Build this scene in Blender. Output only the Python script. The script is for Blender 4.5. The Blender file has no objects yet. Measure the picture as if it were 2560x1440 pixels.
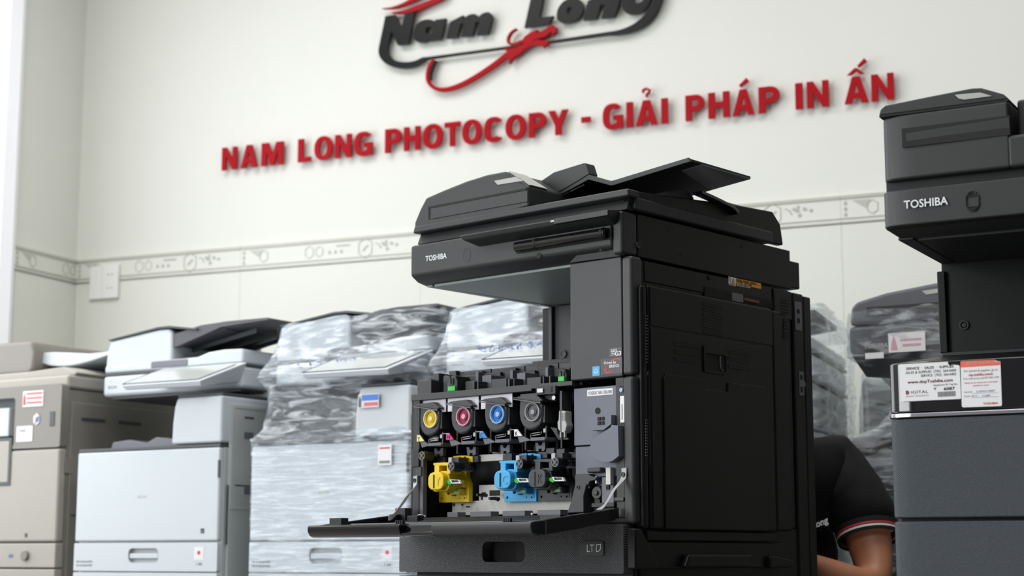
import bpy, bmesh, math, random
from mathutils import Vector, noise
from mathutils.geometry import tessellate_polygon
random.seed(4)
S = bpy.context.scene
COL = S.collection
PI = math.pi
R_ = math.radians
# ------------------------------------------------------------------ camera
FPX, PITCH, EYE = 4238.0, R_(8.96), 0.55
CP, SP = math.cos(PITCH), math.sin(PITCH)
cam = bpy.data.objects.new('camera', bpy.data.cameras.new('camera'))
COL.objects.link(cam)
cam.location = (0, 0, EYE)
cam.rotation_euler = (PI / 2 + PITCH, 0, 0)
cam.data.sensor_width = 36.0
cam.data.lens = FPX / 2560 * 36
cam.data.clip_start = 0.05
cam.data.dof.use_dof = True
cam.data.dof.focus_distance = 3.1
cam.data.dof.aperture_fstop = 5.6
S.camera = cam
# ------------------------------------------------------------------ world, exposure
wd = bpy.data.worlds.new('daylight'); S.world = wd
wd.use_nodes = True
wd.node_tree.nodes['Background'].inputs[0].default_value = (0.86, 0.93, 1.0, 1)
wd.node_tree.nodes['Background'].inputs[1].default_value = 0.45
S.view_settings.view_transform = 'Standard'
S.view_settings.look = 'None'
S.view_settings.exposure = -0.5
S.view_settings.gamma = 1.0
S.view_settings.use_curve_mapping = False
# ------------------------------------------------------------------ measuring frames (plan position + turn of each machine)
def ray(px, py):
    a = (px - 1280) / FPX; b = (720 - py) / FPX
    return (a, CP - b * SP, SP + b * CP)
class Fr:
    def __init__(s, ox, oy, deg):
        s.o = (ox, oy); s.rz = R_(deg); r = s.rz
        s.x = (math.cos(r), math.sin(r)); s.y = (-math.sin(r), math.cos(r))
    def F(s, px, py, y=0.0):
        d = ray(px, py); ox, oy = s.o
        t = (y + ox * s.y[0] + oy * s.y[1]) / (d[0] * s.y[0] + d[1] * s.y[1])
        X = d[0] * t - ox; Y = d[1] * t - oy
        return (X * s.x[0] + Y * s.x[1], EYE + d[2] * t)
    def S(s, px, py, x=0.0):
        d = ray(px, py); ox, oy = s.o
        t = (x + ox * s.x[0] + oy * s.x[1]) / (d[0] * s.x[0] + d[1] * s.x[1])
        X = d[0] * t - ox; Y = d[1] * t - oy
        return (X * s.y[0] + Y * s.y[1], EYE + d[2] * t)
    def FP(s, pts, y=0.0): return [s.F(a, b, y) for a, b in pts]
    def SP(s, pts, x=0.0): return [s.S(a, b, x) for a, b in pts]
    def world(s, x, y, z=0):
        return (s.o[0] + x * s.x[0] + y * s.y[0], s.o[1] + x * s.x[1] + y * s.y[1], z)
W = Fr(-1.81, 6.95, -23.7)      # room: x along the sign wall, y=0 at it (negative towards camera)
M = Fr(.2245, 3.23, -41.7)      # open black copier: origin front right corner
RK = Fr(.576, 2.6, -29.3)       # black copier at the right: origin front left corner
C1 = Fr(-1.319, 5.178, -32.15)
C2 = Fr(-.7406, 4.85, -32)
C3 = Fr(-.2334, 4.53, -32)
C0 = Fr(-1.387, 5.22, -32)      # beige copier: origin front RIGHT corner
D1 = Fr(.837, 4.70, -20)        # origin front right corner
D2 = Fr(.86, 4.30, -30)         # origin front left corner
# ------------------------------------------------------------------ lights
def area(name, loc, rot, sx, sy, power, col=(1, 1, 1)):
    l = bpy.data.lights.new(name, 'AREA'); l.shape = 'RECTANGLE'; l.size = sx; l.size_y = sy
    l.energy = power; l.color = col
    o = bpy.data.objects.new(name, l); COL.objects.link(o)
    o.location = loc; o.rotation_euler = rot
    return o
# left-wall window daylight, then an added unseen one to light the machine fronts
area('window_daylight', W.world(0.04, -2.2, 1.6), (PI / 2, 0, W.rz - PI / 2), 2.2, 2.2, 52, (0.93, 0.97, 1))
area('added_window_light', W.world(0.04, -6.8, 1.6), (PI / 2, 0, W.rz - PI / 2), 3.2, 2.3, 270, (0.95, 0.98, 1))
for cx_, cy_ in ((1.1, -1.9), (3.6, -2.3), (1.3, -5.0), (3.6, -5.0)):
    area('ceiling_panel_light', W.world(cx_, cy_, 3.50), (0, 0, W.rz), 1.3, 1.3, 50, (1, 0.985, 0.95))
# ------------------------------------------------------------------ materials
def lin(c):
    return tuple(((v / 255) / 12.92 if v / 255 <= .04045 else ((v / 255 + .055) / 1.055) ** 2.4) for v in c) + (1,)
def mat(name, rgb, rough=.5, metal=0, coat=0, spec=None, trans=0, alpha=1, bump=None, var=0.0, ior=None):
    m = bpy.data.materials.new(name); m.use_nodes = True
    nt = m.node_tree; b = nt.nodes['Principled BSDF']
    c = lin(rgb)
    b.inputs['Base Color'].default_value = c
    b.inputs['Roughness'].default_value = rough
    b.inputs['Metallic'].default_value = metal
    if coat: b.inputs['Coat Weight'].default_value = coat; b.inputs['Coat Roughness'].default_value = .08
    if spec is not None: b.inputs['Specular IOR Level'].default_value = spec
    if trans: b.inputs['Transmission Weight'].default_value = trans
    if ior: b.inputs['IOR'].default_value = ior
    b.inputs['Alpha'].default_value = alpha
    tc = nt.nodes.new('ShaderNodeTexCoord')
    if bump:
        sc, st = bump
        n = nt.nodes.new('ShaderNodeTexNoise'); n.inputs['Scale'].default_value = sc
        bp = nt.nodes.new('ShaderNodeBump'); bp.inputs['Strength'].default_value = st; bp.inputs['Distance'].default_value = .001
        nt.links.new(tc.outputs['Object'], n.inputs['Vector']); nt.links.new(n.outputs['Fac'], bp.inputs['Height'])
        nt.links.new(bp.outputs['Normal'], b.inputs['Normal'])
    if var:
        n2 = nt.nodes.new('ShaderNodeTexNoise'); n2.inputs['Scale'].default_value = 7; n2.inputs['Detail'].default_value = 5
        mx = nt.nodes.new('ShaderNodeMixRGB'); mx.inputs[1].default_value = tuple(v * (1 - var) for v in c[:3]) + (1,)
        mx.inputs[2].default_value = tuple(min(1, v * (1 + var)) for v in c[:3]) + (1,)
        nt.links.new(tc.outputs['Object'], n2.inputs['Vector']); nt.links.new(n2.outputs['Fac'], mx.inputs[0])
        nt.links.new(mx.outputs[0], b.inputs['Base Color'])
        mr = nt.nodes.new('ShaderNodeMapRange'); mr.inputs[3].default_value = rough * .9; mr.inputs[4].default_value = min(1, rough * 1.15)
        nt.links.new(n2.outputs['Fac'], mr.inputs[0]); nt.links.new(mr.outputs[0], b.inputs['Roughness'])
    return m
def weave(name, rgb, scale, st=.6, rough=.5):
    m = mat(name, rgb, rough); nt = m.node_tree; b = nt.nodes['Principled BSDF']
    tc = nt.nodes.new('ShaderNodeTexCoord'); mp = nt.nodes.new('ShaderNodeMapping')
    mp.inputs['Rotation'].default_value = (0, 0, 0)
    mp.inputs['Scale'].default_value = (scale, scale, scale)
    sx = nt.nodes.new('ShaderNodeSeparateXYZ')
    nt.links.new(tc.outputs['Object'], mp.inputs['Vector']); nt.links.new(mp.outputs['Vector'], sx.inputs[0])
    outs = []
    for ax in ('X', 'Z'):
        s1 = nt.nodes.new('ShaderNodeMath'); s1.operation = 'SINE'; nt.links.new(sx.outputs[ax], s1.inputs[0]); outs.append(s1)
    ml = nt.nodes.new('ShaderNodeMath'); ml.operation = 'MULTIPLY'
    nt.links.new(outs[0].outputs[0], ml.inputs[0]); nt.links.new(outs[1].outputs[0], ml.inputs[1])
    bp = nt.nodes.new('ShaderNodeBump'); bp.inputs['Strength'].default_value = st; bp.inputs['Distance'].default_value = .0008
    nt.links.new(ml.outputs[0], bp.inputs['Height']); nt.links.new(bp.outputs['Normal'], b.inputs['Normal'])
    return m
K = dict(
    black=mat('black_plastic', (30, 31, 32), .42, bump=(900, .12), var=.12),
    blackside=mat('black_shaded_plastic', (10, 11, 11), .4, bump=(900, .12), var=.1, spec=.3),  # black plastic with the right side's shade put into the colour
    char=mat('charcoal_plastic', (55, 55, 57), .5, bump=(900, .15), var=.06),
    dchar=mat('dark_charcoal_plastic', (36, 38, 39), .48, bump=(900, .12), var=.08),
    inner=mat('inner_black_plastic', (17, 17, 18), .4, var=.2),
    mech=mat('mechanism_black_plastic', (52, 53, 56), .38, var=.12),
    mech2=mat('mechanism_grey_plastic', (98, 99, 107), .36, var=.1),
    box=mat('blue_grey_plastic', (98, 103, 117), .4, var=.06),
    under=mat('underside_reflect_grey', (140, 150, 147), .45, var=.05),  # dark grey plastic, its pale reflection put into the colour
    gloss=mat('piano_black_plastic', (12, 11, 15), .08, coat=.6),
    hole=mat('deep_black', (4, 4, 4), .7),
    metal=mat('galvanised_steel', (196, 194, 190), .45, metal=.25, var=.06),
    foil=mat('crumpled_foil', (226, 222, 232), .3, metal=.15, bump=(45, 1)),
    steel=mat('polished_steel', (205, 205, 208), .25, metal=.9),
    chrome=mat('chrome', (220, 218, 226), .1, metal=1),
    yellow=mat('yellow_plastic', (232, 200, 30), .38, var=.04),
    cyan=mat('cyan_plastic', (64, 168, 222), .38, var=.04),
    green=mat('green_plastic', (50, 190, 70), .4),
    lgreen=mat('pale_green_label', (120, 205, 130), .5),
    magenta=mat('magenta_label', (220, 30, 130), .5),
    cyl=mat('cyan_label', (50, 140, 205), .5),
    yel=mat('pale_yellow_label', (232, 222, 150), .5),
    white=mat('white_label', (232, 232, 234), .5, var=.02),
    lever=mat('light_grey_plastic', (176, 176, 174), .4, var=.03),
    clear=mat('strap_plastic', (190, 192, 194), .25, alpha=.75),
    ink=mat('black_ink', (28, 28, 30), .6),
    greyink=mat('grey_ink', (130, 132, 138), .6),
    blueink=mat('blue_pen_ink', (90, 120, 190), .6),
    red=mat('red_acrylic', (166, 0, 18), .35, spec=.12),
    redink=mat('red_ink', (214, 50, 60), .5),
    maroon=mat('maroon_ink', (120, 10, 50), .5),
    orange=mat('orange_red_ink', (232, 104, 78), .5, var=.1),
    amber=mat('amber_ink', (235, 165, 30), .5),
    wprint=mat('white_print', (225, 228, 232), .5),
    dprint=mat('dim_grey_print', (62, 64, 66), .5),
    acry=mat('black_acrylic', (14, 18, 17), .35, spec=.2),
    wall=mat('wall_paint', (226, 227, 221), .45, var=.012),
    tile=mat('glazed_tile', (224, 225, 218), .32, var=.012),
    tileline=mat('tile_relief_grey', (190, 190, 180), .2),
    tiledark=mat('tile_motif_dark', (140, 142, 136), .25),
    panel=mat('dark_unseen_wall', (84, 84, 86), .6),  # dark finish added to unseen walls to cut their reflections
    trim=mat('white_gloss_paint', (240, 241, 244), .3),
    ceil=mat('ceiling_paint', (235, 235, 232), .8),
    floor=mat('floor_tile', (120, 117, 112), .3, var=.04),
    offw=mat('cool_white_plastic', (204, 211, 217), .42, bump=(700, .05), var=.01),
    offw2=mat('warm_white_plastic', (190, 194, 194), .45, var=.01),
    rgrey=mat('dark_grey_plastic', (78, 78, 84), .45, var=.05),
    rdark=mat('dark_rim_plastic', (72, 78, 80), .5),
    rtray=mat('mid_grey_plastic', (112, 112, 122), .45),
    scr=mat('screen_glass', (192, 196, 194), .15),
    beige=mat('beige_grey_plastic', (172, 167, 159), .5, var=.02),
    beige2=mat('taupe_plastic', (136, 132, 125), .5, var=.02),
    shirt=mat('black_cotton', (17, 17, 19), .85, bump=(260, .25), var=.2),
    skin=mat('skin', (178, 120, 90), .5, bump=(300, .15), var=.06),
    hair=mat('black_hair', (14, 12, 12), .5, bump=(120, 1)),
    denim=mat('dark_denim', (34, 38, 50), .85, bump=(300, .3), var=.2),
    sock=mat('socket_plastic', (236, 236, 234), .25),
    toshgrey2=mat('pale_machine_grey', (150, 154, 156), .5),
    toshgrey=mat('dark_machine_grey', (84, 86, 92), .45, var=.06),
)
K['skin'].node_tree.nodes['Principled BSDF'].inputs['Subsurface Weight'].default_value = .08
K['drawer'] = weave('dimpled_charcoal_plastic', (78, 79, 82), 1350, .9, .48)
K['drawer2'] = weave('dimpled_slate_plastic', (66, 72, 78), 1900, .7, .5)
def film_mat(name, seed, opac, stripes, veil=(235, 240, 245), fres=.8, bd=.03):
    m = bpy.data.materials.new(name); m.use_nodes = True; nt = m.node_tree
    for n in list(nt.nodes): nt.nodes.remove(n)
    out = nt.nodes.new('ShaderNodeOutputMaterial')
    tr = nt.nodes.new('ShaderNodeBsdfTransparent'); tr.inputs[0].default_value = (.97, .98, .99, 1)
    gl = nt.nodes.new('ShaderNodeBsdfGlossy'); gl.inputs['Roughness'].default_value = .06
    gl.inputs[0].default_value = (.95, .97, 1, 1)
    df = nt.nodes.new('ShaderNodeBsdfDiffuse'); df.inputs[0].default_value = lin(veil)
    tl = nt.nodes.new('ShaderNodeBsdfTranslucent'); tl.inputs[0].default_value = lin(veil)
    ad = nt.nodes.new('ShaderNodeAddShader'); nt.links.new(df.outputs[0], ad.inputs[0]); nt.links.new(tl.outputs[0], ad.inputs[1]); df = ad
    tc = nt.nodes.new('ShaderNodeTexCoord')
    mp = nt.nodes.new('ShaderNodeMapping'); mp.inputs['Location'].default_value = (seed, seed * .7, 0)
    mp.inputs['Scale'].default_value = (3.0, 3.0, stripes); mp.inputs['Rotation'].default_value = (R_(9), R_(-14), 0)
    nz = nt.nodes.new('ShaderNodeTexNoise'); nz.inputs['Scale'].default_value = 3.2; nz.inputs['Detail'].default_value = 7; nz.inputs['Distortion'].default_value = 1.2
    nt.links.new(tc.outputs['Object'], mp.inputs[0]); nt.links.new(mp.outputs[0], nz.inputs['Vector'])
    bp = nt.nodes.new('ShaderNodeBump'); bp.inputs['Strength'].default_value = 1; bp.inputs['Distance'].default_value = bd
    nt.links.new(nz.outputs['Fac'], bp.inputs['Height'])
    nt.links.new(bp.outputs['Normal'], gl.inputs['Normal'])
    rm = nt.nodes.new('ShaderNodeMapRange'); rm.inputs[1].default_value = .46; rm.inputs[2].default_value = .70
    rm.inputs[3].default_value = opac * .3; rm.inputs[4].default_value = opac * 3.0  # film haze, its whiter streaks painted in as bright glints
    nt.links.new(nz.outputs['Fac'], rm.inputs[0])
    m1 = nt.nodes.new('ShaderNodeMixShader'); nt.links.new(rm.outputs[0], m1.inputs[0])
    nt.links.new(tr.outputs[0], m1.inputs[1]); nt.links.new(df.outputs[0], m1.inputs[2])
    lw = nt.nodes.new('ShaderNodeFresnel'); lw.inputs['IOR'].default_value = 1.5
    ma = nt.nodes.new('ShaderNodeMath'); ma.operation = 'MULTIPLY'; ma.inputs[1].default_value = fres
    ma.use_clamp = True
    nt.links.new(lw.outputs[0], ma.inputs[0])
    m2 = nt.nodes.new('ShaderNodeMixShader'); nt.links.new(ma.outputs[0], m2.inputs[0])
    nt.links.new(m1.outputs[0], m2.inputs[1]); nt.links.new(gl.outputs[0], m2.inputs[2])
    nt.links.new(m2.outputs[0], out.inputs[0])
    return m
FILM = film_mat('stretch_film', 1.3, .2, 14)
FILM2 = film_mat('stretch_film_dense', 5.1, .16, 12, (215, 220, 224), fres=.5, bd=.02)
# ------------------------------------------------------------------ mesh helpers
class MB:
    def __init__(s): s.b = bmesh.new()
    def box(s, x0, x1, y0, y1, z0, z1):
        v = [s.b.verts.new(p) for p in ((x0, y0, z0), (x1, y0, z0), (x1, y1, z0), (x0, y1, z0), (x0, y0, z1), (x1, y0, z1), (x1, y1, z1), (x0, y1, z1))]
        for f in ((0, 3, 2, 1), (4, 5, 6, 7), (0, 1, 5, 4), (1, 2, 6, 5), (2, 3, 7, 6), (3, 0, 4, 7)): s.b.faces.new([v[i] for i in f])
        return s
    def pl(s, loops, ax, a, b, tap=None):
        """plate with holes: loops of 2-D points extruded along axis ax from a to b"""
        if not isinstance(loops[0][0], (tuple, list, Vector)): loops = [loops]
        def P(p, d):
            return (d, p[0], p[1]) if ax == 'x' else ((p[0], d, p[1]) if ax == 'y' else (p[0], p[1], d))
        tess = tessellate_polygon([[Vector((p[0], p[1], 0)) for p in l] for l in loops])
        flat = [p for l in loops for p in l]
        A = [s.b.verts.new(P(p, a)) for p in flat]; B = [s.b.verts.new(P(p, b)) for p in flat]
        if len(loops) == 1:
            try: s.b.faces.new(A); s.b.faces.new(B[::-1])
            except ValueError: pass
        else:
            for t in tess:
                for L in (A, B):
                    try: s.b.faces.new([L[i] for i in t])
                    except ValueError: pass
        k = 0
        for l in loops:
            n = len(l)
            for i in range(n):
                j = (i + 1) % n
                try: s.b.faces.new((A[k + i], A[k + j], B[k + j], B[k + i]))
                except ValueError: pass
            k += n
        return s
    def hexa(s, lo, hi):
        """solid between two quads (lists of four 3-D points)"""
        v = [s.b.verts.new(p) for p in list(lo) + list(hi)]
        for f in ((0, 3, 2, 1), (4, 5, 6, 7), (0, 1, 5, 4), (1, 2, 6, 5), (2, 3, 7, 6), (3, 0, 4, 7)): s.b.faces.new([v[i] for i in f])
        return s
    def cyl(s, c, r, ax, a, b, n=24, r2=None, hole=0):
        r2 = r if r2 is None else r2
        def ring(rr, d):
            o = []
            for i in range(n):
                t = 2 * PI * i / n; u, w = c[0] + rr * math.cos(t), c[1] + rr * math.sin(t)
                o.append(s.b.verts.new((d, u, w) if ax == 'x' else ((u, d, w) if ax == 'y' else (u, w, d))))
            return o
        A, B = ring(r, a), ring(r2, b)
        for i in range(n): s.b.faces.new((A[i], A[(i + 1) % n], B[(i + 1) % n], B[i]))
        if hole:
            C, D = ring(hole, a), ring(hole, b)
            for i in range(n):
                j = (i + 1) % n
                s.b.faces.new((C[i], D[i], D[j], C[j])); s.b.faces.new((A[i], C[i], C[j], A[j])); s.b.faces.new((B[i], B[j], D[j], D[i]))
        else: s.b.faces.new(A[::-1]); s.b.faces.new(B)
        return s
    def tube(s, pts, r, n=8, flat=1.0, up=None):
        pts = [Vector(p) for p in pts]; rr = r if isinstance(r, (list, tuple)) else [r] * len(pts)
        rings = []
        for i, p in enumerate(pts):
            d = (pts[min(i + 1, len(pts) - 1)] - pts[max(i - 1, 0)]).normalized()
            u = Vector(up) if up else (Vector((0, 0, 1)) if abs(d.z) < .9 else Vector((1, 0, 0)))
            a = d.cross(u).normalized(); b = a.cross(d).normalized()
            rings.append([s.b.verts.new(p + a * rr[i] * math.cos(2 * PI * k / n) + b * rr[i] * flat * math.sin(2 * PI * k / n)) for k in range(n)])
        for A, B in zip(rings, rings[1:]):
            for i in range(n): s.b.faces.new((A[i], A[(i + 1) % n], B[(i + 1) % n], B[i]))
        s.b.faces.new(rings[0][::-1]); s.b.faces.new(rings[-1])
        return s
    def loft(s, rings, cap=True):
        RR = [[s.b.verts.new(p) for p in r] for r in rings]; n = len(RR[0])
        for A, B in zip(RR, RR[1:]):
            for i in range(n): s.b.faces.new((A[i], A[(i + 1) % n], B[(i + 1) % n], B[i]))
        if cap: s.b.faces.new(RR[0][::-1]); s.b.faces.new(RR[-1])
        return s
def link(name, me, m, parent=None):
    o = bpy.data.objects.new(name, me); COL.objects.link(o)
    if m and not me.materials: me.materials.append(m)
    if parent: o.parent = parent
    return o
def obj(name, mb, m, parent=None, label=None, bev=.0015, seg=2, smooth=True, kind=None):
    bmesh.ops.recalc_face_normals(mb.b, faces=mb.b.faces)
    me = bpy.data.meshes.new(name); mb.b.to_mesh(me); mb.b.free()
    if smooth:
        me.polygons.foreach_set('use_smooth', [True] * len(me.polygons))
        if not bev: me.set_sharp_from_angle(angle=R_(32))
    o = link(name, me, m if not isinstance(m, str) else K[m], parent)
    if bev:
        b = o.modifiers.new('bevel', 'BEVEL'); b.width = bev; b.segments = seg; b.limit_method = 'ANGLE'; b.angle_limit = R_(32); b.harden_normals = True
    if label: o['label'] = label
    if kind: o['kind'] = kind
    return o
def thing(name, fr, label, cat, group=None, loc=None):
    o = bpy.data.objects.new(name, None); COL.objects.link(o)
    o.location = loc or (fr.o[0], fr.o[1], 0); o.rotation_euler = (0, 0, fr.rz); o.empty_display_size = .1
    o['label'] = label; o['category'] = cat
    if group: o['group'] = group
    return o
def txt(s, x, z, size, y, m, parent, xs=1.0, bold=0.0, align='LEFT', ax='y', name='lettering', depth=.0002, shear=0, label=None):
    """flat printed lettering: on a front face (ax 'y', at depth y) or on a right side face (ax 'x', at x=y, x=distance along)"""
    cu = bpy.data.curves.new(name, 'FONT'); cu.body = s; cu.size = size; cu.offset = bold * size; cu.extrude = depth; cu.align_x = align; cu.shear = shear; cu.resolution_u = 3
    t = bpy.data.objects.new('tmp', cu)
    me = bpy.data.meshes.new_from_object(t); bpy.data.objects.remove(t); bpy.data.curves.remove(cu)
    me.name = name; me.materials.clear()
    o = link(name, me, K[m], parent)
    if ax == 'y': o.location = (x, y, z); o.rotation_euler = (PI / 2, 0, 0)
    else: o.location = (y, x, z); o.rotation_euler = (PI / 2, 0, PI / 2)
    o.scale = (xs, 1, 1)
    return o
def rrect(x0, x1, z0, z1, r, n=5):
    p = []
    for cx, cz, a in ((x1 - r, z1 - r, 0), (x0 + r, z1 - r, 90), (x0 + r, z0 + r, 180), (x1 - r, z0 + r, 270)):
        for i in range(n + 1):
            t = R_(a + 90 * i / n); p.append((cx + r * math.cos(t), cz + r * math.sin(t)))
    return p
def circ(c, r, n=20): return [(c[0] + r * math.cos(2 * PI * i / n), c[1] + r * math.sin(2 * PI * i / n)) for i in range(n)]
def spline(pts, n=6, closed=False):
    out = []; N = len(pts)
    rng = range(N if closed else N - 1)
    for i in rng:
        p0 = pts[(i - 1) % N] if closed or i > 0 else pts[i]; p1 = pts[i]; p2 = pts[(i + 1) % N]; p3 = pts[(i + 2) % N] if closed or i + 2 < N else p2
        for k in range(n):
            t = k / n
            out.append(tuple(.5 * ((2 * b) + (-a + c) * t + (2 * a - 5 * b + 4 * c - d) * t * t + (-a + 3 * b - 3 * c + d) * t ** 3) for a, b, c, d in zip(p0, p1, p2, p3)))
    if not closed: out.append(tuple(pts[-1]))
    return out
def stroke(pts, w):
    """ribbon polygon along pts with half widths w"""
    L, Rr = [], []
    for i, p in enumerate(pts):
        a = pts[max(i - 1, 0)]; b = pts[min(i + 1, len(pts) - 1)]
        dx, dz = b[0] - a[0], b[1] - a[1]; l = math.hypot(dx, dz) or 1
        ww = w[i] if isinstance(w, (list, tuple)) else w
        L.append((p[0] - dz / l * ww, p[1] + dx / l * ww)); Rr.append((p[0] + dz / l * ww, p[1] - dx / l * ww))
    return L + Rr[::-1]
def screw(parent, fr, px, py, plane, ax='y', r=.006, m='mech', dirn=-1):
    c = fr.F(px, py, plane) if ax == 'y' else fr.S(px, py, plane)
    mb = MB()
    mb.cyl(c, r, ax, plane + .003 * dirn, plane - .002 * dirn, 14, hole=r * .62)
    mb.cyl(c, r * .55, ax, plane + .002 * dirn, plane - .002 * dirn, 10, r2=r * .6)
    return obj('screw', mb, m, parent, bev=0)
# ================================================================== ROOM
def struct(name, mb, m, parent=None, bev=0):
    o = obj(name, mb, m, parent, bev=bev, smooth=False)
    if parent is None:
        o.location = (W.o[0], W.o[1], 0); o.rotation_euler = (0, 0, W.rz); o['kind'] = 'structure'
    return o
RX, RY, RZH = 7.0, -9.2, 3.6
wall_back = struct('wall_back', MB().box(-.1, RX + .1, .012, .12, 0, RZH), 'wall')
left = MB().box(-.13, -.012, -.395, .012, 0, RZH).box(-.13, -.012, RY, -8.5, 0, RZH).box(-.13, -.012, -5.1, -3.45, 0, RZH).box(-.13, -.012, -3.45, -.395, 0, .25).box(-.13, -.012, -3.45, -.395, 3.0, RZH).box(-.13, -.012, -8.5, -5.1, 0, .25).box(-.13, -.012, -8.5, -5.1, 3.0, RZH)
wall_left = struct('wall_left', left, 'wall')
wall_right = struct('wall_right', MB().box(RX, RX + .1, RY, .012, 0, RZH), 'panel')
struct('wall_front', MB().box(0, .1, RY, RY + .1, 0, RZH).box(.1, 2.6, RY, RY + .1, 0, 2.8).box(4.3, RX, RY, RY + .1, 0, RZH).box(.1, 4.3, RY, RY + .1, 2.8, RZH), 'panel')  # opening narrowed and finish darkened to keep reflections on the machines dark
struct('floor', MB().box(-.1, RX + .1, RY, .12, -.1, 0), 'floor')
struct('ceiling', MB().box(-.1, RX + .1, RY, .12, RZH, RZH + .1), 'ceil')
wf = MB()
for y0 in (-3.45, -2.45, -1.45): wf.box(-.1, -.02, y0, y0 + .05, .25, 3.0)
wf.box(-.1, -.02, -3.45, -.415, .25, .3).box(-.1, -.02, -3.45, -.415, 2.95, 3.0).box(-.08, .012, -.415, -.398, .25, 3.0)
win = struct('window_1', wf, 'trim')
wf = MB()
for y0 in (-8.5, -7.4, -6.25, -5.15): wf.box(-.1, -.02, y0, y0 + .05, .25, 3.0)
win2 = struct('added_window', wf, 'trim')  # unseen window added to light the machine fronts from the left
K['frost'] = mat('frosted_glass_daylight', (240, 242, 246), .35)
fb = K['frost'].node_tree.nodes['Principled BSDF']; fb.inputs['Emission Color'].default_value = (.93, .95, 1, 1); fb.inputs['Emission Strength'].default_value = .62
for a, b in ((-3.4, -2.45), (-2.4, -1.45), (-1.4, -.415)): struct('pane', MB().box(-.06, -.05, a, b, .3, 2.95), 'frost', win)
for a, b in ((-8.45, -7.4), (-7.35, -6.25), (-6.2, -5.15)): struct('pane', MB().box(-.06, -.05, a, b, .3, 2.95), 'frost', win2)
for a, b in ((1.1, -1.9), (3.6, -2.3), (1.3, -5.0), (3.6, -5.0)):
    struct('trim_1', MB().box(a - .7, a + .7, b - .7, b + .7, RZH - .06, RZH), 'trim')
# big glazed wall tiles under the border (vertical joints every 0.8 m)
def tile_mesh(w, h):
    mb = MB().box(.0005, w - .0005, 0, .014, .0005, h - .0005)
    bmesh.ops.recalc_face_normals(mb.b, faces=mb.b.faces); me = bpy.data.meshes.new('wall_tile'); mb.b.to_mesh(me); mb.b.free(); me.materials.append(K['tile']); return me
ZB0, ZB1 = 1.664, 1.762
tm = tile_mesh(.8, .83)
for i in range(8):
    for j in range(2):
        o = link('wall_tile', tm, None, wall_back); o.location = (i * .8, 0, .83 * j + .002)
lt = tile_mesh(.38, .83)
for i in range(1):
    for j in range(2):
        o = link('wall_tile', lt, None, wall_left); o.rotation_euler = (0, 0, PI / 2); o.location = (0.0, -.38, .83 * j + .002)
# relief border tiles
def border_parts():
    mb = MB().box(.0004, .7996, 0, .014, ZB0, ZB1)
    me0 = bpy.data.meshes.new('border_tile'); bmesh.ops.recalc_face_normals(mb.b, faces=mb.b.faces); mb.b.to_mesh(me0); mb.b.free(); me0.materials.append(K['tile'])
    H = ZB1 - ZB0
    mb = MB()
    mb.box(.001, .799, -.005, 0, ZB1 - .012, ZB1 - .001).box(.001, .799, -.004, 0, ZB0 + .016, ZB0 + .019).box(.001, .799, -.005, 0, ZB0 + .001, ZB0 + .006)
    def hexr(cx, r, w):
        cz = (ZB0 + ZB1) / 2 + .002
        o = [(cx + r * .82 * math.sin(PI / 3 * k), cz + r * math.cos(PI / 3 * k)) for k in range(6)]
        i = [(cx + (r - w) * .82 * math.sin(PI / 3 * k), cz + (r - w) * math.cos(PI / 3 * k)) for k in range(6)]
        mb.pl([o, i], 'y', -.0022, 0)
    hexr(.562, .042, .004); hexr(.108, .026, .003); hexr(.315, .026, .002); hexr(.36, .022, .002)
    mb.pl([(.04, ZB1 - .02), (.1, ZB1 - .02), (.09, ZB0 + .045)], 'y', -.0008, 0)
    me1 = bpy.data.meshes.new('relief'); bmesh.ops.recalc_face_normals(mb.b, faces=mb.b.faces); mb.b.to_mesh(me1); mb.b.free(); me1.materials.append(K['tileline'])
    mb = MB()
    def dia(cx, cz, r): mb.pl([(cx, cz + r), (cx + r * .8, cz), (cx, cz - r), (cx - r * .8, cz)], 'y', -.002, 0)
    for k in range(3): dia(.016, ZB0 + .030 + k * .02, .008); dia(.405 + k * .026, ZB0 + .045, .008)
    mb.box(.435, .495, -.002, 0, ZB0 + .066, ZB0 + .071)
    rnd = random.Random(3)
    for k in range(9):
        mb.pl(circ((.635 + rnd.random() * .075, ZB0 + .04 + rnd.random() * .03), .004 + rnd.random() * .004, 6), 'y', -.0016 - k * 1e-5, 0)
    mb.pl(stroke([(.605, ZB0 + .068), (.622, ZB0 + .06), (.63, ZB0 + .045)], .0018), 'y', -.002, 0)
    mb.pl(stroke([(.552, ZB0 + .04), (.565, ZB0 + .055), (.575, ZB0 + .06)], .003), 'y', -.002, 0)
    me2 = bpy.data.meshes.new('motif'); bmesh.ops.recalc_face_normals(mb.b, faces=mb.b.faces); mb.b.to_mesh(me2); mb.b.free()
    me2.materials.append(K['tilemotif'])
    return me0, me1, me2
K['tilemotif'] = mat('tile_motif_grey', (178, 179, 170), .3)
b0, b1, b2 = border_parts()
def border(parent, x, y, rz):
    o = link('border_tile', b0, None, parent); o.location = (x, y, 0); o.rotation_euler = (0, 0, rz)
    for nm, me in (('relief', b1), ('motif', b2)):
        link(nm, me, None, o)
for i in range(8): border(wall_back, i * .8, 0, 0)
def cut(me):
    b = bmesh.new(); b.from_mesh(me); bmesh.ops.bisect_plane(b, geom=b.verts[:] + b.edges[:] + b.faces[:], plane_co=(.385, 0, 0), plane_no=(1, 0, 0), clear_outer=True)
    m2 = me.copy(); b.to_mesh(m2); b.free(); return m2
b0, b1, b2 = cut(b0), cut(b1), cut(b2)
border(wall_left, 0.0, -.385, PI / 2)

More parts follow.
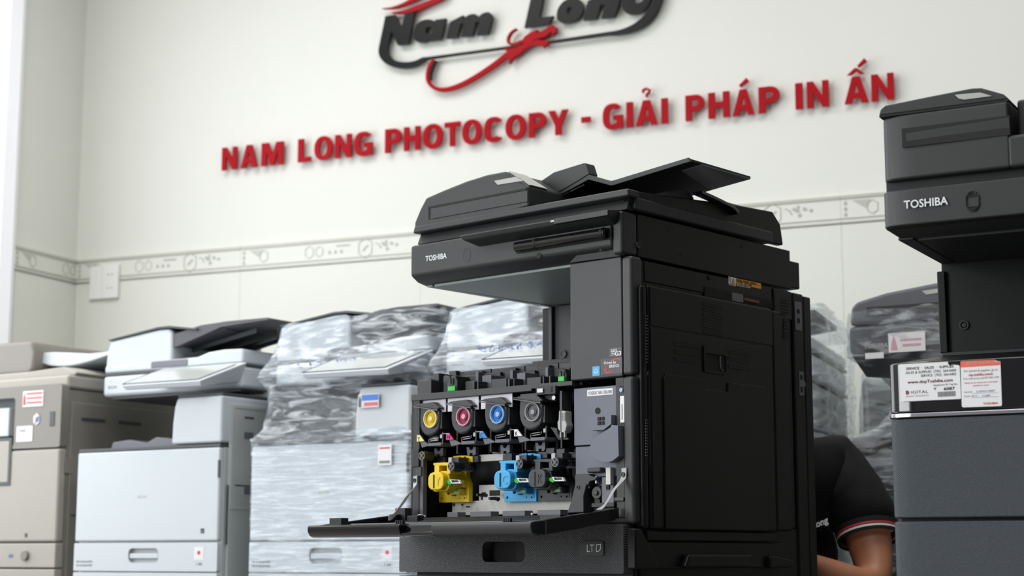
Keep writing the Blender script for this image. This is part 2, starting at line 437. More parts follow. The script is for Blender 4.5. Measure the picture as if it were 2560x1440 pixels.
# ---------------- slogan sign
def boxfit(loops, x0, x1, z0, z1): return [[(x0 + (x1 - x0) * u, z0 + (z1 - z0) * v) for u, v in l] for l in loops]
def arc(cx, cy, rx, ry, a0, a1, n=10): return [(cx + rx * math.cos(R_(a0 + (a1 - a0) * i / n)), cy + ry * math.sin(R_(a0 + (a1 - a0) * i / n))) for i in range(n + 1)]
def sup(cx, cy, rx, ry, a0, a1, n=14, e=.8):
    o = []
    for i in range(n + 1):
        t = R_(a0 + (a1 - a0) * i / n); c, s_ = math.cos(t), math.sin(t)
        o.append((cx + rx * math.copysign(abs(c) ** e, c), cy + ry * math.copysign(abs(s_) ** e, s_)))
    return o
G = {
 'N': [[(0, 0), (0, 1), (.3, 1), (.71, .42), (.71, 1), (1, 1), (1, 0), (.7, 0), (.29, .6), (.29, 0)]],
 'A': [[(0, 0), (.34, 1), (.66, 1), (1, 0), (.7, 0), (.645, .2), (.355, .2), (.3, 0)], [(.41, .39), (.59, .39), (.5, .74)]],
 'M': [[(0, 0), (0, 1), (.32, 1), (.5, .42), (.68, 1), (1, 1), (1, 0), (.77, 0), (.77, .66), (.58, 0), (.42, 0), (.23, .66), (.23, 0)]],
 'L': [[(0, 0), (0, 1), (.42, 1), (.42, .2), (1, .2), (1, 0)]],
 'O': [sup(.5, .5, .5, .52, 0, 350, 27, .9), sup(.5, .5, .2, .33, 0, 350, 27, .95)],
 'I': [[(0, 0), (0, 1), (1, 1), (1, 0)]],
 'H': [[(0, 0), (0, 1), (.31, 1), (.31, .62), (.69, .62), (.69, 1), (1, 1), (1, 0), (.69, 0), (.69, .41), (.31, .41), (.31, 0)]],
 'T': [[(.34, 0), (.34, .8), (0, .8), (0, 1), (1, 1), (1, .8), (.66, .8), (.66, 0)]],
 'Y': [[(.35, 0), (.35, .38), (0, 1), (.34, 1), (.52, .62), (.7, 1), (1, 1), (.67, .38), (.67, 0)]],
 'P': [[(0, 0), (0, 1), (.55, 1)] + arc(.55, .68, .45, .32, 90, -90, 10) + [(.33, .36), (.33, 0)], [(.33, .56), (.52, .56)] + arc(.52, .68, .15, .12, -90, 90, 6) + [(.33, .8)]],
 'C': [sup(.5, .5, .5, .52, 38, 322, 24) + sup(.5, .5, .19, .32, 305, 55, 20)],
 'G': [sup(.5, .5, .5, .52, 38, 300, 22) + [(.82, .06), (.84, 0), (1, 0), (1, .54), (.52, .54), (.52, .36), (.7, .36), (.68, .24)] + sup(.5, .5, .19, .32, 290, 55, 18)],
 '-': [[(0, 0), (0, 1), (1, 1), (1, 0)]],
}
sign = thing('slogan_sign', W, 'raised red acrylic capital lettering reading a Vietnamese slogan across the white wall', 'sign')
ZS0, ZS1 = 2.076, 2.169
spec = [('N', 20, 75), ('A', 90, 151), ('M', 167, 247), ('L', 303, 350), ('O', 364, 431), ('N', 441, 501), ('G', 513, 580), ('P', 627, 688), ('H', 697, 757), ('O', 768, 841), ('T', 848, 906), ('O', 914, 986), ('C', 996, 1067), ('O', 1075, 1151), ('P', 1162, 1227), ('Y', 1234, 1308), ('-', 1357, 1391), ('G', 1437, 1512), ('I', 1525, 1549), ('A', 1560, 1641), ('I', 1655, 1679), ('P', 1745, 1816), ('H', 1830, 1909), ('A', 1920, 2001), ('P', 2017, 2096), ('I', 2154, 2181), ('N', 2197, 2278), ('A', 2336, 2426), ('N', 2437, 2521)]
posA = []
for ch, a, b in spec:
    pa, pb = 540 + a / 1.488, 540 + b / 1.488
    ym = 400 - .108 * ((pa + pb) / 2 - 555)
    x0, x1 = W.F(pa, ym, -.02)[0], W.F(pb, ym, -.02)[0]
    z0, z1 = (ZS0, ZS1) if ch != '-' else (ZS0 + .036, ZS0 + .056)
    obj('letter', MB().pl(boxfit(G[ch], x0, x1, z0, z1), 'y', -.018, -.006), 'red', sign, bev=0)
    if ch == 'A': posA.append((x0, x1))
def accent(pts, w, cx): obj('accent', MB().pl(stroke([(cx + u, ZS1 + v) for u, v in pts], w), 'y', -.018, -.006), 'red', sign, bev=0)
c1, c2, c3 = [(p[0] + p[1]) / 2 for p in posA[1:]]
accent([(-.014, .030), (-.012, .040), (0, .044), (.011, .038), (.010, .028), (.001, .021), (.001, .012)], .0038, c1)
accent([(-.012, .012), (.018, .034)], [.005, .008], c2)
obj('accent', MB().pl([(c3 - .03, ZS1 + .008), (c3 - .004, ZS1 + .03), (c3 + .006, ZS1 + .03), (c3 + .03, ZS1 + .008), (c3 + .014, ZS1 + .008), (c3 + .001, ZS1 + .019), (c3 - .014, ZS1 + .008)], 'y', -.018, -.006), 'red', sign, bev=0)
accent([(.008, .034), (.036, .056)], [.004, .0075], c3)
# ---------------- logo sign
logo = thing('logo_sign', W, 'raised black and red cut-out company logo with a dragon swoosh, top of the wall', 'sign')
LO = lambda pts, y=-.02: [W.F(920 + a / 3.368, b / 3.368, y) for a, b in pts]
def lg(name, loops, m, y0=-.022, y1=-.004, sm=0):
    if not isinstance(loops[0][0], (tuple, list)): loops = [loops]
    loops = [LO(spline(l, 4, True) if sm else l, y0) for l in loops]
    return obj(name, MB().pl(loops, 'y', y0, y1), m, logo, bev=0)
bottomL = spline([(195, 262), (168, 365), (162, 415), (175, 460), (210, 498), (265, 519), (335, 522), (400, 509), (455, 484), (500, 479)], 4)
outerL = spline([(510, 493), (470, 515), (420, 543), (360, 566), (290, 573), (215, 562), (150, 535), (105, 490), (88, 440), (92, 390)], 4)
lg('letter', [(145, 135), (228, 123), (278, 240), (310, 112), (388, 103), (337, 368), (248, 378)] + bottomL + [(1150, 392), (1300, 372), (1290, 384), (1240, 396), (1150, 408)] + outerL, 'acry')
lg('letter', [spline([(520, 342), (525, 325), (480, 348), (430, 355), (390, 335), (382, 290), (400, 220), (440, 178), (500, 162), (545, 170), (560, 180)], 3) + [(566, 166), (655, 153), (612, 330)], [(512 + 29 * math.cos(t * .4), 258 + 32 * math.sin(t * .4)) for t in range(15)]], 'acry')
lg('letter', [(658, 322), (688, 192), (700, 178), (800, 127), (793, 162)] + spline([(793, 162), (850, 124), (900, 118), (930, 140)], 3)[1:] + spline([(930, 142), (970, 110), (1018, 103), (1042, 128), (1040, 165), (1008, 285)], 3) + [(915, 295), (940, 200), (930, 180), (905, 188), (880, 298), (785, 308), (812, 215), (800, 192), (778, 203), (750, 312)], 'acry')
lg('letter', [(1380, -60), (1485, -78), (1440, 150), (1560, 133), (1520, 200), (1316, 232)], 'acry')
lg('letter', [spline([(1588, 140), (1600, 70), (1650, 8), (1720, -18), (1790, 2), (1812, 52), (1795, 120), (1740, 172), (1660, 191), (1605, 177)], 4, True), [(1697 + 25 * math.cos(t * .4), 90 + 32 * math.sin(t * .4)) for t in range(15)]], 'acry')
lg('letter', [(1812, 168), (1850, 8), (1950, -45), (1945, -15)] + spline([(1945, -15), (2000, -55), (2070, -62), (2112, -30), (2112, 30), (2072, 140)], 3)[1:] + [(1962, 152), (1998, 58), (1985, 36), (1955, 45), (1925, 155)], 'acry')
lg('letter', [spline([(2132, -60), (2133, 20), (2160, 98), (2230, 118), (2310, 92), (2365, 30)], 3) + [(2420, -110), (2180, -118)], spline([(2235, -30), (2240, 8), (2270, 26), (2305, 10), (2325, -40), (2300, -70), (2250, -62)], 3, True)], 'acry')
lg('frame', [(1525, 360), (2000, 296)] + spline([(2020, 294), (2100, 290), (2200, 270), (2300, 225), (2380, 160), (2432, 90), (2470, 0), (2490, -80)], 4) + spline([(2420, -80), (2402, 10), (2360, 82), (2300, 150), (2220, 210), (2120, 250), (2020, 268)], 4) + [(1528, 342)], 'acry')
tail = spline([(548, 500), (515, 560), (499, 620), (503, 680), (540, 728), (600, 752), (680, 746), (780, 712), (880, 660), (980, 598), (1080, 528), (1180, 450)], 4)
lg('tail', stroke(tail, [12 + 8 * i / len(tail) for i in range(len(tail))]), 'red')
lg('tail_backing', stroke(spline([(566, 505), (540, 560), (522, 630), (524, 670)], 4), 9), 'acry', -.0195, -.004)
lg('dragon_body', [(1150, 404), (1190, 410), (1250, 398), (1310, 368), (1370, 345), (1430, 332), (1490, 345), (1528, 338), (1512, 366), (1470, 397), (1452, 376), (1400, 376), (1350, 392), (1305, 420), (1268, 455), (1228, 478), (1183, 532), (1200, 485), (1170, 492), (1160, 466), (1182, 440), (1155, 425)], 'red', -.026)
lg('dragon_head', [(1290, 348), (1318, 305), (1370, 270), (1425, 248), (1415, 282), (1500, 240), (1530, 214), (1562, 210), (1585, 232), (1578, 268), (1552, 295), (1548, 262), (1480, 312), (1400, 332), (1335, 360), (1300, 366)], 'red', -.026)
lg('dragon_whisker', stroke(spline([(1248, 240), (1205, 268), (1176, 320), (1185, 362), (1230, 372), (1300, 345)], 4), [5 + .45 * i for i in range(21)]), 'red')
lg('swoosh', spline([(112, 70), (200, 58), (300, 20), (400, -40), (520, -90), (440, -20), (340, 32), (250, 64), (180, 73)], 3, True), 'red')
lg('swoosh', spline([(190, 104), (300, 86), (400, 48), (520, 0), (660, -60), (630, -8), (520, 42), (420, 85), (320, 108), (250, 112)], 3, True), 'red')
# ---------------- wall socket
sk = thing('wall_socket', W, 'white double socket plate on the tiled wall under the grey border, far left', 'socket')
p0 = W.F(227, 750); p1 = W.F(262, 672); p2 = W.F(302, 672)
zt, zb = 1.728, 1.590
obj('blank_plate', MB().box(p0[0], p1[0] - .001, -.014, 0, zb, zt), 'sock', sk, bev=.003)
sp = obj('outlet_plate', MB().pl([rrect(p1[0] + .001, p2[0], zb, zt, .004)], 'y', -.016, 0), 'sock', sk, bev=.002)
cxs = (p1[0] + p2[0]) / 2
for cz in (zt - .04, zb + .042):
    for dx in (-.009, .009): obj('pin_hole', MB().cyl((cxs + dx, cz), .0032, 'y', -.0168, -.012, 10), 'greyink', sp, bev=0)
# ================================================================== OPEN BLACK COPIER (M)
m_ = thing('photocopier', M, 'large black floor photocopier standing open at the front with coloured toner units showing, centre', 'photocopier')
XL = -.588
# --- cabinet and drawers
obj('lower_body', MB().box(XL + .006, -.004, .012, .60, .06, .600), 'blackside', m_, bev=.004)
hole = rrect(*[v for v in (M.F(1219, 1380)[0], M.F(1325, 1380)[0], M.F(1270, 1405)[1], M.F(1270, 1354)[1])], .012)
dr = obj('drawer', MB().pl([rrect(-.605, -.006, .5155, .6085, .004), hole], 'y', -.016, .014), 'drawer', m_, bev=.0025)
obj('handle_recess', MB().pl([rrect(hole[6][0] - .012, hole[0][0] + .012, .525, .6, .006)], 'y', .010, .03).box(hole[0][0] - .03, hole[0][0] + .002, -.008, .02, .53, .595), 'hole', dr, bev=0)
lt = M.F(1451, 1390, -.016), M.F(1511, 1352, -.016)
pl_ = obj('size_badge', MB().pl(rrect(lt[0][0], lt[1][0], lt[0][1], lt[1][1], .006), 'y', -.0185, -.015), 'inner', dr, bev=.0008, label='glossy black paper size badge')
a_ = M.F(1466, 1380, -.0187)
txt('LT', a_[0], a_[1], .0205, -.0188, 'wprint', dr, xs=.85)
pg = M.FP([(1490, 1361), (1502, 1360), (1502, 1373), (1497, 1379), (1490, 1380)], -.0188)
pin = M.FP([(1491.5, 1363), (1500.5, 1362), (1500.5, 1372), (1496, 1377.5), (1491.5, 1378)], -.0188)
obj('page_icon', MB().pl([pg, pin], 'y', -.0190, -.0186), 'wprint', dr, bev=0)
for k, (z0, z1) in enumerate(((.405, .508), (.2, .398), (.08, .193))):
    hz = z1 - .03
    d2 = obj('drawer', MB().pl([rrect(-.605, -.006, z0, z1, .004), rrect(-.375, -.24, hz - .03, hz, .01)], 'y', -.016, .014), 'drawer', m_, bev=.0025)
    obj('handle_recess', MB().box(-.385, -.23, .008, .02, hz - .04, hz + .01), 'hole', d2, bev=0)
for cx in (-.53, -.06):
    for cy in (.07, .53):
        obj('caster', MB().cyl((cy, .028), .028, 'x', cx - .012, cx + .012, 18).box(cx - .02, cx + .02, cy - .02, cy + .02, .045, .062), 'inner', m_, bev=.001)
# --- outer shell around the bay
TOPZ = .886
obj('left_wall', MB().box(XL, XL + .006, -.002, .60, .606, TOPZ).box(XL + .006, XL + .026, -.002, .014, .606, TOPZ), 'dchar', m_, bev=.0015)
obj('rear_housing', MB().box(XL, -.002, .33, .605, .606, .925).box(-.14, -.002, .01, .605, .9, 1.118).box(XL + .02, -.1, .405, .605, .92, 1.118), 'blackside', m_, bev=.003)
obj('bay_back', MB().box(XL + .02, -.02, .12, .135, .606, TOPZ), 'inner', m_, bev=0)
obj('bay_floor', MB().box(XL + .01, -.01, .0, .13, .604, .612), 'inner', m_, bev=0)
# front top rail
rail = M.FP([(1030, 986), (1428, 946), (1428, 957), (1326, 967), (1326, 971), (1031, 996)], -.004)
obj('top_rail', MB().pl([(XL + .002, TOPZ + .003), (-.139, TOPZ + .003), (-.139, TOPZ - .006), (-.245, TOPZ - .006), (-.245, TOPZ - .0105), (XL + .002, TOPZ - .0105)], 'y', -.004, .02), 'char', m_, bev=.001)
obj('top_plate', MB().box(XL + .004, -.13, .015, .34, TOPZ - .004, TOPZ + .001), 'mech', m_, bev=0)
# latch block on the rail
a, b = M.F(1341, 986, -.006), M.F(1390, 967, -.006)
lb = obj('latch_block', MB().box(a[0], b[0], -.008, .02, a[1] - .002, TOPZ - .004), 'dchar', m_, bev=.001)
a, b = M.F(1344, 983, -.01), M.F(1360, 972, -.01)
obj('catch', MB().box(a[0], b[0] - .002, -.012, -.006, a[1], a[1] + .009), 'steel', lb, bev=.001)
a = M.F(1375, 980, -.01); obj('slot', MB().box(a[0], a[0] + .005, -.0085, -.006, a[1] - .001, a[1] + .011), 'hole', lb, bev=0)
# --- mechanism on top of the bay (row of ribs, caps and boxes)
def mbx(name, px0, px1, pyt, y, dep, m='mech', pyb=None, bev=.0015, label=None):
    a = M.F(px0, pyt, y); b = M.F(px1, pyt, y); zt = (a[1] + b[1]) / 2
    return obj(name, MB().box(a[0], b[0], y, y + dep, TOPZ, zt), m, m_, bev=bev, label=label)
mbx('transfer_box', 1043, 1078, 951, .02, .06, 'mech')
mbx('transfer_box', 1050, 1075, 949, .03, .04, 'mech')
mbx('transfer_post', 1083, 1097, 933, .045, .03, 'mech')
mbx('transfer_box', 1098, 1118, 937, .06, .05, 'dchar')
mbx('transfer_post', 1108, 1124, 940, .045, .02, 'mech')
for (a, b, t) in ((1163, 1188, 953), (1228, 1266, 947), (1317, 1352, 943)): mbx('front_box', a, b, t, .02, .035, 'mech')
for (a, b, t) in ((1205, 1228, 938), (1292, 1313, 932)): mbx('front_box', a, b, t, .04, .04, 'mech2')
for (a, b, t, m2) in ((1189, 1196, 929, 'amberish'), (1275, 1282, 925, 'mech'), (1363, 1370, 918, 'mech')):
    mbx('upright_rib', a, b, t, .075, .02, 'mech2' if m2 == 'mech' else 'olive' if False else 'mech2', bev=.001)
    mbx('cross_wall', b, b + 55, t + 3, .09, .01, 'dchar')
for (a, b) in ((1118, 1124), (1181, 1186), (1192, 1196), (1269, 1274), (1283, 1286), (1356, 1360), (1372, 1376)): mbx('thin_rib', a, b, 958 - (a - 1118) * .075, .012, .03, 'mech')
for i in range(4):
    px = 1145 + i * 84
    mbx('rear_wall_section', px, px + 82, 925.5 - i * 7.2, .13, .012, 'mech')
    mbx('rear_wall_block', px + 28, px + 60, 928 - i * 7.2, .118, .012, 'dchar')
mbx('rear_wall_section', 1122, 1140, 927, .12, .015, 'mech')
mbx('mid_wall', 1140, 1210, 938, .10, .012, 'mech'); mbx('mid_wall', 1222, 1300, 931, .10, .012, 'mech'); mbx('mid_wall', 1310, 1390, 925, .10, .012, 'mech')
mbx('mid_floor_block', 1130, 1420, 945, .10, .18, 'inner')
for px0, px1, pt, pb, y in ((1121, 1143, 939, 977, .004), (1396, 1416, 922, 956, .004)):
    a, b = M.F(px0, pt + 12, y), M.F(px1, pt + 12, y)
    z1 = M.F((px0 + px1) / 2, pt, y)[1]
    lv = obj('release_lever', MB().pl([(a[0], TOPZ), (b[0], TOPZ), (b[0], z1 - .012), (b[0] - .005, z1), (a[0] + .006, z1), (a[0], z1 - .01)], 'y', y, y + .045), 'dchar', m_, bev=.003)
    obj('hook', MB().pl(stroke([(a[0] + .006, z1 - .004), (a[0] + .008, z1 - .018), (a[0] + .014, z1 - .018), (a[0] + .014, z1 - .006)], .0015), 'y', y - .002, y), 'inner', lv, bev=0)
    obj('green_tab', MB().box(a[0] + .002, b[0] - .003, y - .004, y + .002, TOPZ + .004, TOPZ + .014), 'green', lv, bev=.001, label='bright green lever tab')
# --- column right of the bay, its stickers
cxl = -.1435
colp = [(cxl, .8905), (-.0135, .8905), (-.0135, 1.1215), (-.075, 1.1235), (-.115, 1.128), (cxl + .002, 1.130), (cxl, 1.1235)]
col_ = obj('front_column', MB().box(cxl, -.0135, -.004, .02, .889, 1.1225).box(cxl, cxl + .012, .01, .4, .889, 1.12), 'char', m_, bev=.003)
obj('column_head', MB().hexa([(cxl, -.006, 1.124), (-.0135, -.006, 1.1225), (-.0135, .02, 1.1225), (cxl, .02, 1.124)], [(cxl + .03, -.012, 1.140), (-.0135, -.012, 1.140), (-.0135, .02, 1.14), (cxl + .03, .02, 1.14)]), 'char', m_, bev=.001)
obj('exit_back_wall', MB().box(-.534, -.14, .398, .41, .93, 1.118).box(-.534, -.524, .388, .40, .93, 1.118), 'char', m_, bev=.0015)
obj('exit_back_ledge', MB().box(-.534, -.14, .33, .40, .92, .985), 'dchar', m_, bev=.0015)
screw(m_, M, 1409, 885, .397, r=.0095)
# narrow corner post right of the column
obj('corner_post', MB().box(-.0125, .012, -.006, .03, .608, .8885).box(-.0125, .012, -.006, .03, .8905, 1.122), 'char', m_, bev=.007, seg=3)
def sticker_front(par, name, px0, px1, py0, py1, y, m, label=None, r=.0015):
    a, b = M.F(px0, py1, y), M.F(px1, py0, y)
    zc0 = M.F((px0 + px1) / 2, py1, y)[1]; zc1 = M.F((px0 + px1) / 2, py0, y)[1]
    return obj(name, MB().pl(rrect(a[0], b[0], zc0, zc1, r), 'y', y, y + .0006), m, par, bev=0, label=label), a[0], b[0], zc0, zc1
K['stk'] = mat('dark_foil_label', (72, 68, 72), .3)
st, x0, x1, z0, z1 = sticker_front(col_, 'sticker', 1523, 1554, 869, 892, -.0046, 'stk', 'small dark badge with white lettering')
txt('SUPER', x0 + .004, z1 - .0070, .0068, -.0048, 'wprint', col_, xs=.85); txt('G3', x0 + .014, z0 + .0020, .0115, -.0048, 'wprint', col_, bold=.02, xs=1.15)
obj('speed_lines', MB().box(x0 + .004, x0 + .016, -.0049, -.0046, z0 + .0035, z0 + .0045).box(x0 + .006, x0 + .015, -.0049, -.0046, z0 + .0065, z0 + .0075).box(x0 + .005, x0 + .015, -.0049, -.0046, z0 + .0095, z0 + .0105), 'wprint', col_, bev=0)
st, x0, x1, z0, z1 = sticker_front(col_, 'sticker', 1502, 1555, 895, 935, -.0046, 'stk', 'dark badge with red swirl and white lettering')
txt('Driven by', x0 + .008, z1 - .011, .0075, -.0048, 'wprint', col_, bold=.01)
txt('BRIDGE', x0 + .021, z0 + .0125, .0075, -.0048, 'wprint', col_, bold=.012, xs=.95)
obj('red_swirl', MB().pl(stroke(spline([(x0 + .012, z0 + .008), (x0 + .016, z0 + .015), (x0 + .010, z0 + .012), (x0 + .011, z0 + .006), (x0 + .018, z0 + .003), (x0 + .028, z0 + .006)], 5), .0009), 'y', -.0049, -.0046).pl(stroke(spline([(x0 + .024, z0 + .0235), (x0 + .034, z0 + .028), (x0 + .044, z0 + .028), (x0 + .049, z0 + .025)], 5), .001), 'y', -.0049, -.0046), 'redink', col_, bev=0)
st, x0, x1, z0, z1 = sticker_front(col_, 'sticker', 1481, 1499, 916, 940, -.0046, 'cyan', 'small light blue energy label')
obj('sticker_mark', MB().box(x0 + .003, x1 - .003, -.0049, -.0045, z0 + .007, z0 + .0085).pl([circ(((x0 + x1) / 2, z1 - .01), .005, 14), circ(((x0 + x1) / 2, z1 - .01), .0042, 14)], 'y', -.0049, -.0045), 'wprint', col_, bev=0)
# --- bay interior: foil plates
for i, (a, b, t, bt) in enumerate(((1039, 1126, 997, 1022), (1131, 1208, 989, 1012), (1214, 1292, 985, 1003))):
    p, q = M.F(a, t, .02), M.F(b, t, .02)
    obj('foil_plate', MB().box(p[0], q[0], .006, .008, .848, TOPZ - .0108), 'foil', m_, bev=0)
obj('left_plate', MB().box(XL + .02, XL + .05, .03, .033, .79, .872), 'metal', m_, bev=0)
a, b = M.F(1299, 985, .01), M.F(1341, 985, .01)
obj('upper_strip', MB().box(a[0], b[0], .012, .016, .862, .873), 'mech2', m_, bev=.0005)
# toner cartridges -------------------------------------------------
RX0, RZ0 = M.F(1079.5, 1047, 0)
cartpx = [(1046, 1013), (1094, 1024), (1100, 1033), (1103, 1043), (1099, 1052), (1097, 1070), (1096, 1074)]
CY = .0
def rel(px, py, y=0.0):
    a = M.F(px, py, y); return (a[0] - RX0, a[1] - RZ0)
car_out = [(-.052, .036), (.003, .032), (.026, .028), (.030, .012), (.026, -.030), (.018, -.040)] + arc(-.014, -.020, .038, .040, -35, -180, 12) + [(-.053, .0)]
car_out = [rel(*q) for q in ((1047, 1012), (1100, 1024), (1100, 1050), (1097, 1070), (1091, 1081), (1081, 1088), (1070, 1091), (1061, 1088.5), (1053, 1080), (1047.5, 1067), (1045, 1050))]
def cartridge(dx, dz, m, lab, tag_m, tagtxt):
    root = obj('toner_cartridge', MB().pl([(x + RX0 + dx, z + RZ0 + dz) for x, z in car_out], 'y', CY, CY + .11), 'mech', m_, bev=.006, seg=3, label=lab)
    c = (RX0 + dx, RZ0 + dz)
    obj('cap_ring', MB().cyl(c, .0195, 'y', CY - .006, CY + .004, 32, hole=.0168), K[m + '_r'], root, bev=.0008)
    obj('cap', MB().cyl(c, .0168, 'y', CY - .0005, CY + .003, 32).cyl(c, .0168, 'y', CY - .0035, CY, 32, hole=.0145).cyl(c, .0085, 'y', CY - .003, CY + .002, 24, hole=.006), K[m], root, bev=.0008)
    obj('cap_hub', MB().cyl(c, .0055, 'y', CY - .0045, CY + .002, 20), K[m + '_r'], root, bev=.001)
    obj('boss', MB().cyl((c[0] - .022, c[1] - .010), .0028, 'y', CY - .002, CY + .002, 12, hole=.0014), 'mech', root, bev=0)
    # lid flap sloping over the cartridge
    X0, X1, XM = c[0] - .044, c[0] + .027, c[0] + .008
    zl, zr = c[1] + .0300, c[1] + .0185
    obj('lid_flap', MB().pl([(X0, zl), (X1, zr), (X1 + .004, zr + .003), (XM + .004, c[1] + .0345), (X0 + .012, zl + .003)], 'y', CY - .009, CY + .03), 'mech', root, bev=.0015)
    for k in range(2):
        obj('flap_ridge', MB().pl([(X0 - .002, zl + .002 - k * .0032), (X1, zr + .002 - k * .0032), (X1, zr - .0005 - k * .0032), (X0, zl - .0005 - k * .0032)], 'y', CY - .0115, CY - .0085), 'mech2' if k else 'mech', root, bev=.0004)
    obj('side_block', MB().box(c[0] + .0195, c[0] + .026, CY + .004, CY + .06, c[1] - .022, c[1] + .012), 'mech', root, bev=.001)
    # tray under it
    tr = obj('cartridge_tray', MB().box(c[0] - .006, c[0] + .032, -.004, .05, c[1] - .058, c[1] - .051).box(c[0] - .006, c[0] - .004, -.004, .0, c[1] - .052, c[1] - .043).box(c[0] + .034, c[0] + .036, -.004, .0, c[1] - .056, c[1] - .030), 'mech2', m_, bev=.001)
    obj('wire_bail', MB().tube([(c[0] + .001, -.005, c[1] - .0475), (c[0] + .022, -.005, c[1] - .0460), (c[0] + .024, -.005, c[1] - .0445), (c[0] + .0245, -.005, c[1] - .040)], .0009, 6).tube([(c[0] - .001, -.005, c[1] - .0435), (c[0] + .021, -.005, c[1] - .042)], .0008, 6), 'steel', tr, bev=0)
    obj('white_tab', MB().box(c[0] + .030, c[0] + .036, -.006, -.002, c[1] - .043, c[1] - .035), 'lever', tr, bev=.0005)
    # letter flag
    fx, fz = c[0] - (.050 if tagtxt != 'Y' else .041), c[1] - .0335
    fe = .012 if tagtxt != 'Y' else .0
    fl = obj('letter_flag', MB().pl([(fx, fz - .013), (fx, fz), (fx + .009, fz), (fx + .021, fz - .013)], 'y', -.003, .0), tag_m, m_, bev=0)
    txt(tagtxt, fx + .002, fz - .0118, .0125, -.0034, 'ink', fl)
    obj('flag_edge', MB().box(fx - fe, fx + .009, -.0032, 0, fz, fz + .0012), 'lever', fl, bev=0)
    obj('guide_fin', MB().pl([(fx + .006, fz - .0135), (fx + .021, fz - .0135), (c[0] - .007, c[1] - .056), (fx + .012, c[1] - .060)], 'y', .0, .004), 'mech2', m_, bev=.0008)
for nm, rgb, rgb2 in (('ty', (222, 190, 30), (225, 218, 170)), ('tm', (158, 40, 84), (214, 170, 186)), ('tc', (38, 118, 196), (150, 190, 226)), ('tk', (92, 94, 98), (150, 152, 156))):
    K[nm] = mat('toner_cap_' + nm, rgb, .28); K[nm + '_r'] = mat('toner_ring_' + nm, rgb2, .25)
for i, (m, lab, tm_, tt) in enumerate((('ty', 'black toner cartridge with yellow cap', 'yel', 'Y'), ('tm', 'black toner cartridge with magenta cap', 'magenta', 'M'), ('tc', 'black toner cartridge with blue cap', 'cyl', 'C'), ('tk', 'black toner cartridge with grey cap', 'white', 'K'))):
    cartridge(.0951 * i, -.0005 * i, m, lab, tm_, tt)
# black under-tray separators
for i in range(5):
    x = RX0 + .0951 * i - .062
    if x < -.15: obj('bay_divider', MB().box(x + .02, x + .024, .02, .115, .76, .83), 'inner', m_, bev=0)
# grey U-shaped roller clips
for px, py, w in ((1096, 1131, 23), (1177.5, 1128, 24), (1262, 1123, 24), (1350, 1117, 26)):
    a = M.F(px, py, .03); hw = w / 1500
    x0, x1, z0, z1 = a[0] - .0135, a[0] + .0135, a[1] - .009, a[1] + .009
    pts = [(x0, z1), (a[0] - .006, z1)] + arc(a[0], z1, .006, .007, 180, 360, 8) + [(x1, z1), (x1, z0 + .003), (x1 - .004, z0), (a[0] + .004, z0), (a[0] + .004, z0 + .005), (a[0] - .004, z0 + .005), (a[0] - .004, z0), (x0 + .003, z0)]
    cl = obj('roller_clip', MB().pl(pts, 'y', .03, .04), 'mech2', m_, bev=.0006)
    obj('clip_foot', MB().box(x0 + .004, x1 + .002, .034, .05, z0 - .014, z0 - .001), 'mech', cl, bev=.0006)
for a0, a1, b0, b1 in ((1229, 1119, 1262, 1133), (1316, 1113, 1345, 1127), (1195, 1137, 1278, 1150)):
    a, b = M.F(a0, a1, .04), M.F(b0, b1, .04)
    obj('rear_bracket', MB().box(a[0], b[0], .042, .05, min(a[1], b[1]), max(a[1], b[1])), 'mech2' if a0 != 1195 else 'metal', m_, bev=.0008)
# thumb screws with springs
def spring(px, py, m='mech', dark=False, full=True):
    c = M.F(px, py, -.01); nm = 'knurled_knob'
    mb = MB().cyl(c, .0092, 'y', -.012, .016, 20)
    for k in range(12):
        t = 2 * PI * k / 12; mb.box(c[0] + .009 * math.cos(t) - .001, c[0] + .009 * math.cos(t) + .001, -.006, .016, c[1] + .009 * math.sin(t) - .001, c[1] + .009 * math.sin(t) + .001)
    kn = obj(nm, mb, 'inner' if not dark else 'olive', m_, bev=.0003)
    f = MB().cyl(c, .0092, 'y', -.0135, -.0115, 24, hole=.0075)
    f.cyl(c, .003, 'y', -.0145, -.0115, 12)
    for k in range(4):
        t = PI / 4 + PI / 2 * k
        f.pl([(c[0] + r * math.cos(t + d), c[1] + r * math.sin(t + d)) for r, d in ((.002, -.8), (.008, -.22), (.008, .22), (.002, .8))], 'y', -.0135 + .0001 * k, -.0118)
    obj('knob_face', f, 'mech2' if not dark else 'olive2', kn, bev=0)
    if full:
        pts = []
        for k in range(97):
            t = 2 * PI * k / 16; pts.append((c[0] + .0088 * math.cos(t), .017 + .03 * k / 96, c[1] + .0088 * math.sin(t)))
        obj('spring', MB().tube(pts, .0006, 5), 'steel', kn, bev=0)
        obj('pin', MB().cyl(c, .004, 'y', .014, .06, 12), 'inner', kn, bev=0)
K['olive'] = mat('olive_grey_plastic', (66, 64, 50), .4); K['olive2'] = mat('olive_light_plastic', (104, 102, 84), .4)
spring(1057, 1139.5, dark=True, full=False)
for q in ((1130, 1166), (1301, 1160), (1390, 1156)): spring(*q)
